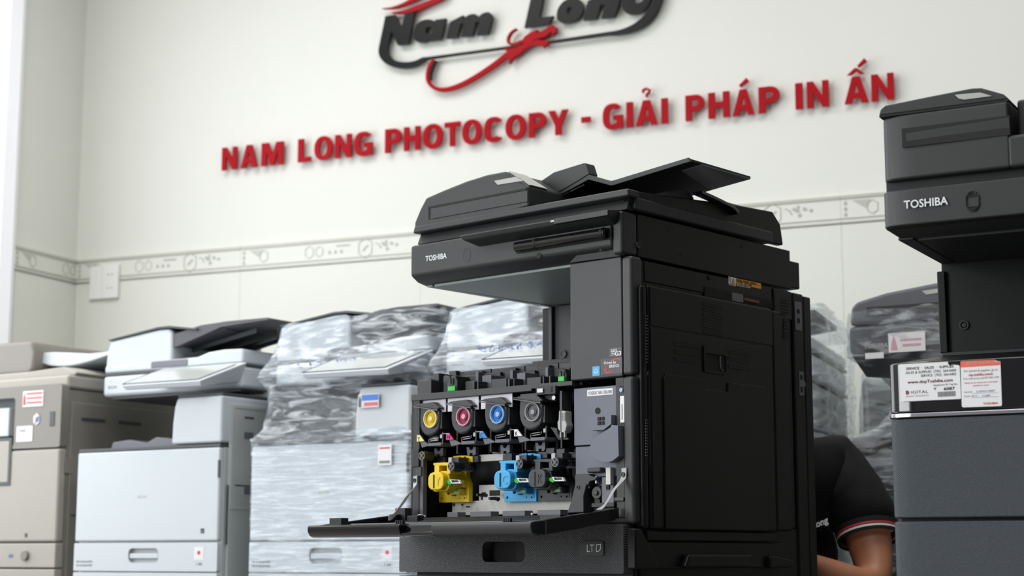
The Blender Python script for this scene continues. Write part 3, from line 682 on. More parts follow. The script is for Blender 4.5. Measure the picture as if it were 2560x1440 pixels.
# developer lock units ----------------------------------------------
KX, KZ = M.F(1088.6, 1202.7, -.01)
FR = lambda pts, y: [(p[0] - KX, p[1] - KZ) for p in M.FP(pts, y)]
YP = .05
def zm(pts, y):  # coordinates measured on the 8x enlargement
    return FR([(1020 + a / 8, 1120 + b / 8) for a, b in pts], y)
def unit(dx, dz, m, lab, ch, slim=False):
    T = lambda pts: [(p[0] + KX + dx, p[1] + KZ + dz) for p in pts]
    base = zm([(620, 830), (1045, 800), (1045, 480), (1165, 470), (1170, 590), (1215, 700), (1215, 1080), (620, 1090)], YP)
    h1 = [circ(p, r, 12) for p, r in zip(zm([(808, 898), (675, 1008), (1032, 1003), (1130, 1003)], YP), (.0045, .0028, .0016, .0022))]
    slot = zm([(1170, 950), (1182, 950), (1182, 1022), (1170, 1022)], YP)
    sl2 = zm([(890, 938), (965, 938), (965, 958), (890, 958)], YP)
    root = obj('lock_unit', MB().pl([T(base)] + [T(h) for h in h1] + [T(slot), T(sl2)], 'y', YP, YP + .012), m, m_, bev=.001, label=lab)
    obj('unit_core', MB().pl(T(zm([(780, 480), (900, 445), (1040, 460), (1040, 620), (1115, 640), (1115, 790), (860, 800), (780, 760)], YP - .012)), 'y', YP - .012, YP + .005), m, root, bev=.001)
    obj('unit_slot', MB().pl(T(zm([(955, 535), (970, 535), (970, 620), (955, 620)], YP - .0125)), 'y', YP - .0128, YP - .011).pl(T(zm([(958, 450), (1010, 450), (1010, 505), (958, 505)], YP - .0125)), 'y', YP - .0128, YP - .011), 'hole', root, bev=0)
    # upper frame of the handle
    y = .0
    frm = zm([(500, 300), (740, 288), (830, 292), (832, 340), (845, 520), (775, 520), (772, 355), (625, 352), (618, 515), (525, 500), (525, 345), (500, 345)], y)
    obj('handle_frame', MB().pl(T(frm), 'y', y, y + .03), m, root, bev=.0015)
    # top catch, deeper
    cat = zm([(897, 162), (1040, 148), (1040, 290), (985, 290), (985, 240), (897, 240)], .045)
    obj('top_catch', MB().pl(T(cat), 'y', .045, .06), m, root, bev=.001)
    cat2 = zm([(1045, 150), (1160, 152), (1290, 168), (1290, 285), (1165, 275), (1060, 300)], .03)
    obj('catch_block', MB().pl([T(cat2), T(circ(zm([(1138, 213)], .03)[0], .004, 12))], 'y', .03, .05), m, root, bev=.001)
    # knob: flange, barrel, face with slot and raised letter
    c = (KX + dx, KZ + dz)
    kk = obj('lock_knob', MB().pl([(c[0] + u, c[1] + v) for u, v in rrect(-.0265, .0265, -.0215, .0215, .013, 7)], 'y', .004, .05), m, root, bev=.002)
    obj('knob_cap', MB().pl([(c[0] + u, c[1] + v) for u, v in rrect(-.0225, .0225, -.0185, .0185, .014, 8)], 'y', -.010, .006), m, kk, bev=.003, seg=3)
    obj('knob_slot', MB().box(c[0] - .0065, c[0] - .0025, -.0106, -.0098, c[1] - .0145, c[1] + .0135), 'hole', kk, bev=0)
    txt(ch, c[0] + .001, c[1] - .0095, .026, -.0106, m, kk, xs=.8, depth=.0006)
    # green pull with barcode plate
    g = zm([(735, 650), (815, 645), (865, 712), (848, 742), (770, 706)], .0)
    gp = obj('green_pull', MB().pl(T(g), 'y', .0, .006), 'green', root, bev=.001, label='bright green pull tab')
    bp = zm([(820, 628), (1020, 635), (1055, 712), (872, 715)], .002)
    obj('barcode_plate', MB().pl(T(bp), 'y', .002, .008), 'white', gp, bev=.0006)
    A, B, C = zm([(865, 643), (1005, 646), (885, 690)], .002)
    mb = MB(); rnd = random.Random(7); u = 0
    while u < .97:
        w_ = rnd.choice((.02, .035, .05)); x_ = A[0] + (B[0] - A[0]) * u
        x_s = (C[0] - A[0])
        P4 = [(x_, A[1]), (x_ + (B[0] - A[0]) * w_, A[1]), (x_ + (B[0] - A[0]) * w_ + x_s, C[1]), (x_ + x_s, C[1])]
        mb.pl(T(P4), 'y', .0016, .0021); u += w_ + rnd.choice((.02, .035))
    obj('barcode', mb, 'ink', gp, bev=0)
    q = zm([(893, 815), (1020, 815), (1020, 930), (893, 930)], .03)
    sq = obj('arrow_block', MB().pl(T(q), 'y', .03, .055), m, root, bev=.0015)
    q = zm([(903, 820), (1000, 818), (997, 915), (900, 915)], .0292)
    obj('arrow_label', MB().pl(T(q), 'y', .0292, .0303), 'lgreen', sq, bev=0, label='pale green label with white arrow')
    ar = zm([(915, 870), (942, 840), (942, 858), (978, 858), (978, 888), (942, 888), (942, 900)], .0288)
    obj('arrow', MB().pl(T(ar), 'y', .0288, .0293), 'wprint', sq, bev=0)
unit(0, 0, 'yellow', 'yellow lock unit with round knob', 'Y')
unit(.187, -.0025, 'cyan', 'light blue lock unit with round knob', 'C')
unit(.2795, -.003, 'mech', 'dark grey lock unit with round knob', 'K')
# small parts around the units
for px, py, m in ((1129, 1151, 'lever'), (1298, 1146, 'lever'), (1387, 1141, 'lever')):
    a = M.F(px, py, .0); obj('stub_tab', MB().box(a[0] - .006, a[0] + .004, -.004, .03, a[1] - .006, a[1] + .006), m, m_, bev=.001)
    obj('stub_arm', MB().box(a[0] + .004, a[0] + .020, .0, .03, a[1] - .007, a[1] + .006), 'mech', m_, bev=.001)
for px, py in ((1062, 1112), (1400, 1130), (1374, 1128)):
    a = M.F(px, py, .02); obj('stub_block', MB().box(a[0] - .01, a[0] + .012, .02, .05, a[1] - .006, a[1] + .007), 'mech', m_, bev=.002)
# fuse lever, grey
a = M.F(1404, 1054, -.0)
lvp = M.FP([(1397, 1027), (1400, 1025), (1414, 1028), (1414, 1052), (1417, 1063), (1414, 1076), (1409, 1082), (1400, 1080), (1394, 1071), (1393, 1055), (1396, 1050)], .0)
gl_ = obj('grey_lever', MB().pl(lvp, 'y', .0, .02), 'lever', m_, bev=.002, label='light grey plastic lever')
for i in range(3):
    for j in range(2):
        a = M.F(1403.5 + j * 6, 1031.5 + i * 7, -.0005); obj('grip_cell', MB().box(a[0], a[0] + .004, -.0006, .001, a[1] - .005, a[1]), 'greyink', gl_, bev=0)
a = M.F(1414, 1066, -.002); obj('lever_button', MB().cyl(a, .003, 'y', -.003, .0, 12), 'lever', gl_, bev=.0005)
a = M.F(1406, 1086, .0); obj('lever_foot', MB().box(a[0] - .007, a[0] - .004, 0, .006, a[1] - .006, a[1] + .006).box(a[0] + .003, a[0] + .006, 0, .006, a[1] - .006, a[1] + .006), 'lever', gl_, bev=.0005)
bpts = M.FP([(1391, 1070), (1392, 1082), (1400, 1098), (1421, 1098), (1421, 983), (1414, 983), (1414, 1022), (1419, 1030), (1419, 1092), (1402, 1092), (1397, 1080), (1374, 1067)], .022)
obj('lever_bracket', MB().pl(M.FP([(1374, 1067), (1392, 1070), (1394, 1082), (1402, 1094), (1421, 1094), (1421, 1100), (1395, 1100), (1380, 1075)], .022), 'y', .022, .03).box(M.F(1415, 1000, .02)[0], M.F(1421, 1000, .02)[0], .0, .03, .79, .872), 'mech', m_, bev=.001)
bk = M.FP([(1352, 986), (1389, 984), (1391, 1003), (1376, 1001), (1362, 995)], .01)
br = obj('screw_bracket', MB().pl(bk, 'y', .008, .012), 'dchar', m_, bev=.0008)
a = M.F(1386, 994.5, .006); obj('screw', MB().cyl(a, .0048, 'y', .003, .009, 16), 'steel', br, bev=.0006)
# steel plate behind and lower ledges
sp = obj('steel_plate', MB().pl([(-.53, .6335), (-.155, .6335), (-.155, .6630), (-.53, .6630)], 'y', .066, .069).box(-.455, -.16, .069, .072, .655, .6955), 'metal', m_, bev=.0004, label='pale galvanised steel plate')
K['metal'].node_tree.nodes['Principled BSDF'].inputs['Metallic'].default_value = .1
mb = MB()
for px, py, r in ((1206, 1233, 2), (1244, 1249.5, 3), (1155, 1262, 2), (1134, 1262, 3), (1244, 1250, 2)):
    mb.cyl(M.F(px, py, .044), r * .0011, 'y', .0435, .046, 12)
for a0, b0, a1, b1 in ((1224, 1226, 1249, 1239), (1202, 1240, 1206, 1250), (1206, 1231, 1213, 1236), (1165, 1265, 1173, 1269)):
    p, q = M.F(a0, b0, .044), M.F(a1, b1, .044); mb.box(p[0], q[0], .0435, .046, q[1], p[1])
obj('plate_holes', mb, 'hole', sp, bev=0)
for px, py in ((1192, 1237.5), (1223, 1246)):
    a = M.F(px, py, .02); obj('pin', MB().cyl(a, .003, 'y', .02, .05, 12, r2=.004), 'inner', m_, bev=.0005)
zz = lambda py, px=1280, y=.02: M.F(px, py, y)[1]
obj('lower_ledge', MB().box(-.49, -.165, .012, .03, .6085, .6285), 'mech2', m_, bev=.001)
obj('lower_step', MB().box(-.49, -.15, -.008, .012, .6, .615), 'mech2', m_, bev=.001)
for a0, a1 in ((1175, 1227), (1256, 1312), (1343, 1401), (1118, 1144)):
    p, q = M.F(a0, 1270, .005), M.F(a1, 1270, .005)
    obj('ledge_tab', MB().box(p[0], q[0], .005, .03, .6275, .6385), 'mech2', m_, bev=.001)
screw(m_, M, 1303, 1285, .012, r=.0042)
a = M.F(1332, 1285, .012); obj('pin', MB().cyl(a, .0025, 'y', .008, .013, 10), 'steel', m_, bev=.0005)
# left inner strip, latch hook
obj('left_strip', MB().box(XL + .022, XL + .036, .0, .012, .62, .76), 'mech2', m_, bev=.001)
obj('left_catch', MB().box(XL + .008, XL + .028, -.006, .01, .735, .772), 'inner', m_, bev=.001)
obj('left_bracket', MB().box(XL + .018, XL + .034, -.004, .012, .715, .735), 'char', m_, bev=.001)
# blue-grey waste toner box on the right of the bay
wx0 = M.F(1428, 1000)[0]
wb = M.FP([(1428, 976), (1531, 966), (1534, 997), (1545, 1012), (1545, 1150), (1428, 1158)], .012)
ww = obj('waste_box', MB().pl([(wx0, .762), (-.03, .762), (-.022, .835), (-.036, .85), (-.037, .8745), (wx0, .8745)], 'y', .008, .06).box(wx0, -.03, .012, .06, .70, .7605).box(wx0, -.025, .02, .06, .676, .699), 'box', m_, bev=.0015, label='blue-grey plastic waste toner box')
a = M.F(1493, 1027, .006); obj('round_hole', MB().cyl(a, .0065, 'y', .0072, .009, 20), 'hole', ww, bev=0)
a = M.F(1468, 1075, .006); obj('boss', MB().cyl(a, .004, 'y', .010, .013, 14, hole=.003), 'box', ww, bev=0)
lp = M.FP([(1475, 1042), (1528, 1037), (1528, 1060), (1507, 1076), (1507, 1075), (1475, 1076)], -.012)
lb_ = obj('connector_housing', MB().pl(lp, 'y', -.012, .012), 'box', ww, bev=.0012)
a = M.F(1503, 1052, -.012)
sq = MB()
for i in (0, 1):
    for j in (0, 1): sq.box(a[0] - .0085 + i * .0092, a[0] - .001 + i * .0092, -.0135, -.0115, a[1] - .008 + j * .0085, a[1] - .001 + j * .0085)
obj('connector_socket', sq, 'hole', lb_, bev=.0008)
sp1 = M.FP([(1475, 1128), (1474, 1118), (1480, 1106), (1492, 1092), (1508, 1080), (1526, 1068), (1528, 1062), (1545, 1064), (1547, 1140), (1532, 1152), (1520, 1156), (1500, 1154), (1484, 1147)], -.015)
obj('bulge', MB().pl(spline(sp1[:7], 4) + sp1[7:10] + sp1[10:], 'y', -.015, .03), 'box', ww, bev=.004, seg=3)
a, b = M.F(1468, 985, .0074), M.F(1532, 974, .0074)
z_ = (M.F(1500, 980.5, .0074)[1])
lab_ = obj('serial_label', MB().box(a[0], b[0], .0072, .0081, z_ - .0062, z_ + .0062), 'white', ww, bev=0)
txt('YCA505AC NAD CFI651840', a[0] + .0025, z_ - .0038, .0098, .0070, 'greyink', lab_, xs=.5)
# right strip with white actuator and blue screw
obj('right_strip', MB().box(-.034, -.0135, .0, .03, .62, .888), 'dchar', m_, bev=.0015)
a, b = M.F(1551, 1050, -.004), M.F(1561, 996, -.004)
obj('white_actuator', MB().box(a[0], b[0], -.005, .002, .800, .8515), 'white', m_, bev=.001)
obj('actuator_slot', MB().box((a[0] + b[0]) / 2 - .001, (a[0] + b[0]) / 2 + .001, -.0056, -.004, .806, .835), 'greyink', m_, bev=0)
a = M.F(1553, 975, -.004); hk = obj('hinge_mount', MB().box(a[0] - .008, a[0] + .007, -.003, .004, a[1] - .016, a[1] + .008), 'inner', m_, bev=.003)
obj('screw', MB().cyl(a, .0042, 'y', -.0055, -.002, 14), K['tc_r'], hk, bev=.0006)
# lower right compartment: cover, posts, gears
fc = M.FP([(1437, 1186), (1471, 1184), (1476, 1190), (1490, 1193), (1490, 1200), (1474, 1204), (1470, 1214), (1466, 1212), (1459, 1240), (1459, 1281), (1417, 1283), (1428, 1250), (1437, 1212)], -.004)
cv = obj('curved_duct', MB().pl(fc, 'y', -.004, .03), 'char', m_, bev=.002, label='grey curved duct panel')
a = M.F(1444, 1218, -.006); obj('boss', MB().cyl(a, .0038, 'y', -.006, -.003, 14, hole=.0025), 'mech', cv, bev=0)
obj('duct_top', MB().box(M.F(1430, 1170, .01)[0], -.035, .02, .06, .655, .677), 'dchar', m_, bev=.003)
a, b = M.F(1468, 1181, -.0), M.F(1502, 1168, -.0)
obj('motor_cover', MB().box(a[0], b[0], -.002, .05, a[1] - .001, b[1]), 'char', m_, bev=.003)
for x0p, x1p, y0p, y1p, y, m in ((1514, 1526, 1168, 1212, .0, 'metal'), (1504, 1534, 1192, 1262, .008, 'mech2'), (1527, 1534, 1190, 1208, -.002, 'hole'), (1515, 1523, 1213, 1224, .006, 'hole'), (1535, 1559, 1243, 1253, -.004, 'mech'), (1486, 1500, 1214, 1262, .015, 'dchar'), (1478, 1535, 1257, 1268, -.002, 'dchar'), (1466, 1474, 1212, 1222, .002, 'mech'), (1487, 1491, 1190, 1210, .0, 'steel'), (1476, 1486, 1196, 1280, .02, 'inner')):
    p, q = M.F(x0p, y1p, y), M.F(x1p, y0p, y)
    zlo = M.F((x0p + x1p) / 2, y1p, y)[1]; zhi = M.F((x0p + x1p) / 2, y0p, y)[1]
    obj('drive_bracket', MB().box(p[0], q[0], y, y + (.001 if m == 'hole' else .03), zlo, zhi), m, m_, bev=0 if m == 'hole' else .0015)
a = M.F(1491, 1232, .006); obj('gear', MB().cyl(a, .012, 'y', .006, .016, 20).cyl(a, .005, 'y', .002, .018, 14), 'mech', m_, bev=.001)
for px, py in ((1500, 1275), (1455, 1140)):
    a = M.F(px, py, .02); obj('stub_block', MB().box(a[0] - .03, a[0] + .03, .02, .05, a[1] - .004, a[1] + .006), 'inner', m_, bev=.002)
# straps (clear plastic door stays)
def strap(name, pts, w=.006):
    mb = MB(); rings = []
    P = [Vector(p) for p in spline(pts, 6)]
    for i, p in enumerate(P):
        d = (P[min(i + 1, len(P) - 1)] - P[max(i - 1, 0)]).normalized()
        s_ = d.cross(Vector((0, 1, .15))).normalized() * w; n_ = s_.cross(d).normalized() * .0008
        rings.append([p + s_ + n_, p - s_ + n_, p - s_ - n_, p + s_ - n_])
    mb.loft([[tuple(v) for v in r] for r in rings])
    return obj(name, mb, 'clear', m_, bev=.0004)
def MP(px, py, y): a = M.F(px, py, y); return (a[0], y, a[1])
strap('door_strap', [MP(1038, 1190, -.008), MP(1038, 1204, -.010), MP(1036, 1218, -.016), MP(1020, 1240, -.05), MP(1006, 1258, -.09), MP(985, 1288, -.15), MP(972, 1294, -.17)])
strap('door_strap', [MP(1560, 1170, -.008), MP(1560, 1186, -.010), MP(1556, 1200, -.014), MP(1535, 1225, -.045), MP(1522, 1248, -.07), MP(1510, 1264, -.09), MP(1498, 1274, -.105)])
screw(m_, M, 1037, 1201, -.010, r=.0045); screw(m_, M, 1558, 1186, -.011, r=.0045)
# --- open front door, hinged down
prof = [(-.012, .640), (-.030, .6365), (-.27, .6085), (-.287, .6080), (-.290, .6050), (-.288, .596), (-.282, .589), (-.272, .5850), (-.235, .5850), (-.14, .596), (-.03, .614), (-.012, .620)]
def prof_x(x0, x1, pf): return MB().pl(pf, 'x', x0, x1)
tray = [(-.012, .624), (-.03, .618), (-.14, .600), (-.262, .5895), (-.262, .5875), (-.235, .5850), (-.14, .594), (-.03, .612), (-.012, .618)]
door = obj('front_door', prof_x(XL + .01, -.03, [(-.012, .628), (-.03, .623), (-.14, .605), (-.275, .5935), (-.278, .588), (-.235, .5850), (-.14, .596), (-.03, .614), (-.012, .620)]), 'dchar', m_, bev=.001)
obj('side_flange', prof_x(-.03, -.018, prof), 'gloss', door, bev=.002, label='dark side flange of the open door')
obj('side_flange', prof_x(XL + .0, XL + .01, prof), 'gloss', door, bev=.002)
fx0, fx1, fx2, fx3 = M.F(771, 1305, -.287)[0], M.F(1000, 1310, -.287)[0], M.F(1080, 1310, -.287)[0], M.F(1329, 1314, -.287)[0]
lip = [(-.262, .6085), (-.287, .6085), (-.290, .6055), (-.2895, .596), (-.284, .588), (-.274, .5840), (-.262, .5840)]
obj('glossy_lip', prof_x(fx0, fx1, lip), 'gloss', door, bev=.0015, label='glossy black left half of the door edge')
obj('finger_recess', prof_x(fx1, fx2, [(-.262, .606), (-.272, .606), (-.275, .594), (-.284, .592), (-.284, .588), (-.274, .5840), (-.262, .5840)]), 'gloss', door, bev=.001)
obj('matte_lip', prof_x(fx2, fx3, lip), 'char', door, bev=.002, label='matte charcoal right half of the door edge')
obj('side_lip', MB().hexa([(fx3, -.262, .584), (fx3, -.288, .588), (fx3 + .004, -.26, .588), (fx3 + .004, -.25, .5845)], [(fx3, -.262, .6085), (fx3, -.289, .6085), (fx3 + .006, -.262, .611), (fx3 + .004, -.25, .612)]), 'gloss', door, bev=.002)
# inner face mouldings of the door
obj('inner_panel', MB().box(-.50, -.08, -.255, -.15, .600, .6115), 'mech2', door, bev=.001)
obj('inner_rail', MB().box(-.53, -.06, -.15, -.10, .604, .614), 'mech', door, bev=.001)
for px, py, w, y in ((838, 1300, .035, -.25), (1000, 1275, .03, -.04), (1030, 1294, .03, -.05), (1375, 1292, .05, -.12)):
    a = M.F(px, py, y); obj('door_clip', MB().box(a[0] - w / 2, a[0] + w / 2, y, y + .02, .60, a[1] + .004), 'inner', door, bev=.001)
for px in (990, 1258):
    for k in range(4):
        a = M.F(px + k * 5, 1304, -.26); obj('latch_tooth', MB().box(a[0], a[0] + .003, -.262, -.255, .605, .6165), 'inner', door, bev=.0004)
obj('door_wire', MB().tube([(M.F(1040 + 4 * i, 1292 - 6 * math.sin(i * .5), -.03)[0], -.03, M.F(1040 + 4 * i, 1292 - 6 * math.sin(i * .5), -.03)[1]) for i in range(7)], .0009, 6), 'steel', door, bev=0)
# --- right side
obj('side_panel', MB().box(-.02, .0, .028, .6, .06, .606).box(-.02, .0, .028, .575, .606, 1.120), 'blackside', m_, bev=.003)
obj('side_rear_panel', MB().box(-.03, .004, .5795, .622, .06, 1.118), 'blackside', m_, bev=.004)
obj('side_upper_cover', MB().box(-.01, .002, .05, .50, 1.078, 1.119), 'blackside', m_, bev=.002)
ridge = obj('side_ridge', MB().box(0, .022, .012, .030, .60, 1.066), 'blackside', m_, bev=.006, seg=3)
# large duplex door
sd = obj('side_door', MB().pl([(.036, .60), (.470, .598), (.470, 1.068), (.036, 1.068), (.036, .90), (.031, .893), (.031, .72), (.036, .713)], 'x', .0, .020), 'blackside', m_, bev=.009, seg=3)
obj('door_edge_cap', MB().box(0, .020, .472, .535, .60, 1.066), 'blackside', m_, bev=.006)
sx = .0205
upper = obj('upper_cover', MB().pl([(.041, .9885), (.470, .9885), (.470, 1.064), (.041, 1.064)], 'x', .019, .0215), 'blackside', sd, bev=.001)
lowc = M.SP([(1629, 818), (1934, 869), (1938, 1326), (1628, 1326)], sx)
obj('lower_cover', MB().pl([[(.043, .603), (.466, .603), (.466, .983), (.041, .983), (.041, .60 + .3)]], 'x', .019, .0215), 'blackside', sd, bev=.001)
inn = [(.078, .6), (.43, .6), (.43, .8975), (.297, .8975), (.295, .8775), (.214, .8775), (.213, .8975), (.086, .8975), (.078, .889)]
obj('bypass_tray', MB().pl(inn, 'x', .020, .0245), 'blackside', sd, bev=.0012)
def slots(lst, x, par, name='vent_slot'):
    for px0, px1, py0, py1, n in lst:
        for k in range(n):
            py = py0 + (py1 - py0) * k / max(1, n - 1)
            a = M.S(px0, py, x); b_ = M.S(px1, py + .22 * (px1 - px0) * .85, x); h = .0045
            z = a[1]
            obj(name, MB().box(x, x + .0006, a[0], b_[0], z - h / 2, z + h / 2), 'hole', par, bev=0)
            obj('slot_lip', MB().box(x, x + .0016, a[0], b_[0], z - h / 2 - .0012, z - h / 2), 'dchar', par, bev=0)
slots([(1757, 1806, 758, 826, 6), ], .0216, sd)
slots([(1686, 1747, 857, 896, 3), (1820, 1877, 877, 914, 3)], .0216, sd)
slots([(1951, 1972, 750, 780, 5), (1958, 1971, 798, 842, 6)], .0215 if False else .0205, m_)
for y0, y1, z0, z1, n in ((.004, .013, .885, .975, 16), (.005, .014, .70, .775, 13)):
    pass
for (pxa, pxb, pya, pyb, n, x) in ((1585, 1597, 786, 902, 16, .0005), (1613, 1619, 789, 905, 16, .0225), (1585, 1597, 1045, 1132, 13, .0005), (1613, 1619, 1050, 1138, 13, .0225)):
    for k in range(n):
        py = pya + (pyb - pya) * k / (n - 1); a = M.S(pxa, py, x); b_ = M.S(pxb, py + 2, x)
        obj('vent_slot', MB().box(x, x + .0014, a[0], b_[0], a[1] - .0016, a[1] + .001), 'mech', m_, bev=0)
hz = [M.S(1754, 868, sx), M.S(1813, 937, sx)]
hh = obj('door_handle', MB().pl([rrect(.2135, .293, .912, .9665, .005), rrect(.217, .2895, .9165, .951, .003)], 'x', .0205, .0245), 'blackside', sd, bev=.0012)
obj('handle_cavity', MB().box(.0216, .0222, .217, .2895, .9165, .951), 'hole', hh, bev=0)
obj('handle_curve', MB().tube([(.024, .270, .949), (.024, .270, .932), (.024, .272, .924), (.024, .279, .9185)], .0012, 6), 'mech2', hh, bev=0)
obj('side_lower_ledge', MB().box(.0, .016, .03, .475, .578, .5965), 'blackside', m_, bev=.002)
obj('side_lower_cover', MB().box(.0, .012, .036, .52, .525, .576), 'blackside', m_, bev=.003)
obj('side_lower_handle', MB().pl([(.135, .526), (.36, .526), (.372, .552), (.15, .552)], 'x', .012, .026), 'blackside', m_, bev=.005)
for y0, y1 in ((-.016, .055), (.44, .53)): obj('corner_guard', MB().pl([(y0, .6 if y0 < 0 else .548), (y0 + .02, .6 if y0 < 0 else .55), (y1, .54), (y1, .53), (y1 - .012, .524), (y0, .524)], 'x', .002, .022), 'blackside', m_, bev=.004)
# exit slot above the door with small label
obj('slot_opening', MB().box(.001, .0035, .25, .50, 1.072, 1.092), 'hole', m_, bev=0)
obj('slot_block', MB().box(.0, .006, .345, .385, 1.072, 1.09), 'mech2', m_, bev=.001)
obj('slot_label', MB().box(.0, .0055, .39, .445, 1.078, 1.084), mat('dull_orange_label', (120, 66, 34), .6), m_, bev=0)
obj('slot_frame', MB().box(-.005, .004, .505, .575, 1.055, 1.118), 'blackside', m_, bev=.002)
# warning label
a = M.S(1816, 690, .003); b_ = M.S(1904, 722, .003)
y0, y1 = M.S(1827, 700, .003)[0], M.S(1903, 715, .003)[0]
ztop = M.S(1827, 692, .003)[1]; zbot = M.S(1827, 713, .003)[1]
wl = obj('warning_label', MB().box(.002, .0028, y0, y0 + .0185, zbot, ztop), 'white', m_, bev=0, label='white and amber caution label')
tri = [(y0 + .0025, zbot + .0025), (y0 + .016, zbot + .0025), (y0 + .00925, ztop - .002)]
obj('caution_triangle', MB().pl([(y0 + .0015, zbot + .0015), (y0 + .017, zbot + .0015), (y0 + .00925, ztop - .0008)], 'x', .0028, .0031).pl(tri, 'x', .0030, .0033), 'ink', wl, bev=0)
obj('caution_fill', MB().pl([(y0 + .0035, zbot + .0025), (y0 + .015, zbot + .0025), (y0 + .00925, ztop - .0035)], 'x', .0032, .0035), 'amber', wl, bev=0)
for k, zz_ in enumerate((ztop - .0065, zbot + .006)):
    obj('amber_band', MB().box(.002, .0028, y0 + .0195, y1, zz_ - .0005, zz_ + .0062), 'amber', wl, bev=0)
    txt(('CAUTION  ACHTUNG  ATTENTION', 'ATTENTION  VORSICHT  注意')[k] if False else ('CAUTION   ACHTUNG   ATTENTION', 'ATTENTION   PRECAUCION')[k], y0 + .021, zz_ + .0008, .0062, .0029, 'ink', wl, xs=.72, ax='x', bold=.01)
    txt(('HOT AREA    HEISS    CHAUD', 'SURFACE CHAUDE   ALTA TEMP')[k], y0 + .021, zz_ - .0045, .0042, .0029, 'wprint', wl, xs=.85, ax='x')
za = (ztop + zbot) / 2
obj('arrow', MB().pl([(y0 - .007, ztop), (y0 - .0035, ztop), (y0 - .0035, za - .002), (y0 - .0015, za - .002), (y0 - .00525, zbot - .001), (y0 - .009, za - .002), (y0 - .007, za - .002)], 'x', .002, .0028), 'wprint', wl, bev=0)
for px, py in ((1593, 613), (1593, 685), (1595, 977)): screw(m_, M, px, py, .002, ax='x', r=.0062, dirn=1)
for px, py, r in ((1774, 694, .0055), (1673, 576, .0022), (1702, 636, .003), (1853, 618, .003), (1940, 752, .006)):
    obj('side_hole', MB().cyl(M.S(px, py, .003), r, 'x', .0022, .0036, 14), 'hole', m_, bev=0)
# rear corner details: port plates
obj('rear_cover', MB().box(-.03, .003, .623, .655, .06, 1.115), 'blackside', m_, bev=.004)
obj('rear_upper_box', MB().box(-.06, -.005, .58, .625, 1.13, 1.19), 'blackside', m_, bev=.003)
pp = obj('port_plate', MB().box(.003, .006, .586, .612, 1.035, 1.098), 'mech2', m_, bev=.001)
obj('port', MB().box(.006, .0068, .592, .602, 1.073, 1.082).box(.006, .0068, .592, .602, 1.052, 1.062), 'hole', pp, bev=0)
p2 = obj('port_plate', MB().pl([(.596, .893), (.613, .893), (.613, .912), (.620, .914), (.620, .924), (.613, .926), (.613, .945), (.596, .945)], 'x', .003, .006), 'mech2', m_, bev=.001)
obj('port', MB().box(.006, .0068, .599, .606, .928, .938).box(.006, .0068, .599, .606, .90, .912), 'hole', p2, bev=0)
# --- scanner
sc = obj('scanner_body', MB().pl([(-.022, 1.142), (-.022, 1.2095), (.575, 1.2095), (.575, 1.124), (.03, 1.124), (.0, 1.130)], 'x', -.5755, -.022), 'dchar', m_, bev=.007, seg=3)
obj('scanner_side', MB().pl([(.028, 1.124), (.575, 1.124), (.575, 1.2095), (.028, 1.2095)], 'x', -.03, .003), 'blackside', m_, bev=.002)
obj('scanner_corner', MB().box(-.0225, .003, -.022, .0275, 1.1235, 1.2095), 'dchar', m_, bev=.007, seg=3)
un = obj('underside_panel', MB().pl([[(-.5405, .018), (-.145, .018), (-.145, .405), (-.530, .405)]], 'z', 1.1205, 1.1262), 'under', sc, bev=.001, label='underside panel with a pale grey-green reflection in its colour')
obj('underside_rim', MB().box(-.5655, -.548, .02, .42, 1.1225, 1.128), 'under', sc, bev=.001)
a = M.F(1064, 653, -.0225)
txt('TOSHIBA', a[0], a[1] - .0004, .0162, -.0224, 'wprint', sc, xs=.93, bold=.016)
# embossed card mark
a = M.F(1167, 638, -.0222)
mk = MB().pl([rrect(a[0] - .010, a[0] + .010, a[1] - .009, a[1] + .009, .002), rrect(a[0] - .0092, a[0] + .0092, a[1] - .0082, a[1] + .0082, .0018)], 'y', -.0224, -.021)
for s_ in (1, -1):
    for k in (0, 1): mk.pl(stroke([(a[0] + .009 * t - k * .002 * t, a[1] + s_ * (.0125 + k * .003 - .003 * t * t)) for t in (-1, -.5, 0, .5, 1)], .0004), 'y', -.0224, -.021)
obj('card_mark', mk, 'dprint2', sc, bev=0) if 'dprint2' in K else obj('card_mark', mk, 'mech', sc, bev=0)
obj('screw_hole', MB().cyl(M.F(1347, 639, -.0225), .0062, 'y', -.0226, -.021, 18), 'hole', sc, bev=0)
obj('screw_hole', MB().cyl(M.F(1501, 625, -.0225), .0028, 'y', -.0226, -.021, 12), 'hole', sc, bev=0)
# hinge recess with bar
rc = M.FP([(1291, 611), (1310, 609), (1532, 573), (1538, 577), (1538, 600), (1293, 634)], -.0225)
obj('hinge_recess', MB().box(rc[0][0], -.022, -.0235, -.021, 1.155, 1.178), 'hole', sc, bev=0)
hb = obj('hinge_bar', MB().cyl((-.030, 1.167), .0105, 'x', rc[0][0] + .006, -.03, 20), 'gloss', sc, bev=.001)
for px in (1330, 1497):
    a = M.F(px, 606, -.04); obj('hinge_groove', MB().cyl((-.030, 1.167), .0112, 'x', a[0], a[0] + .006, 20), 'hole', hb, bev=0)
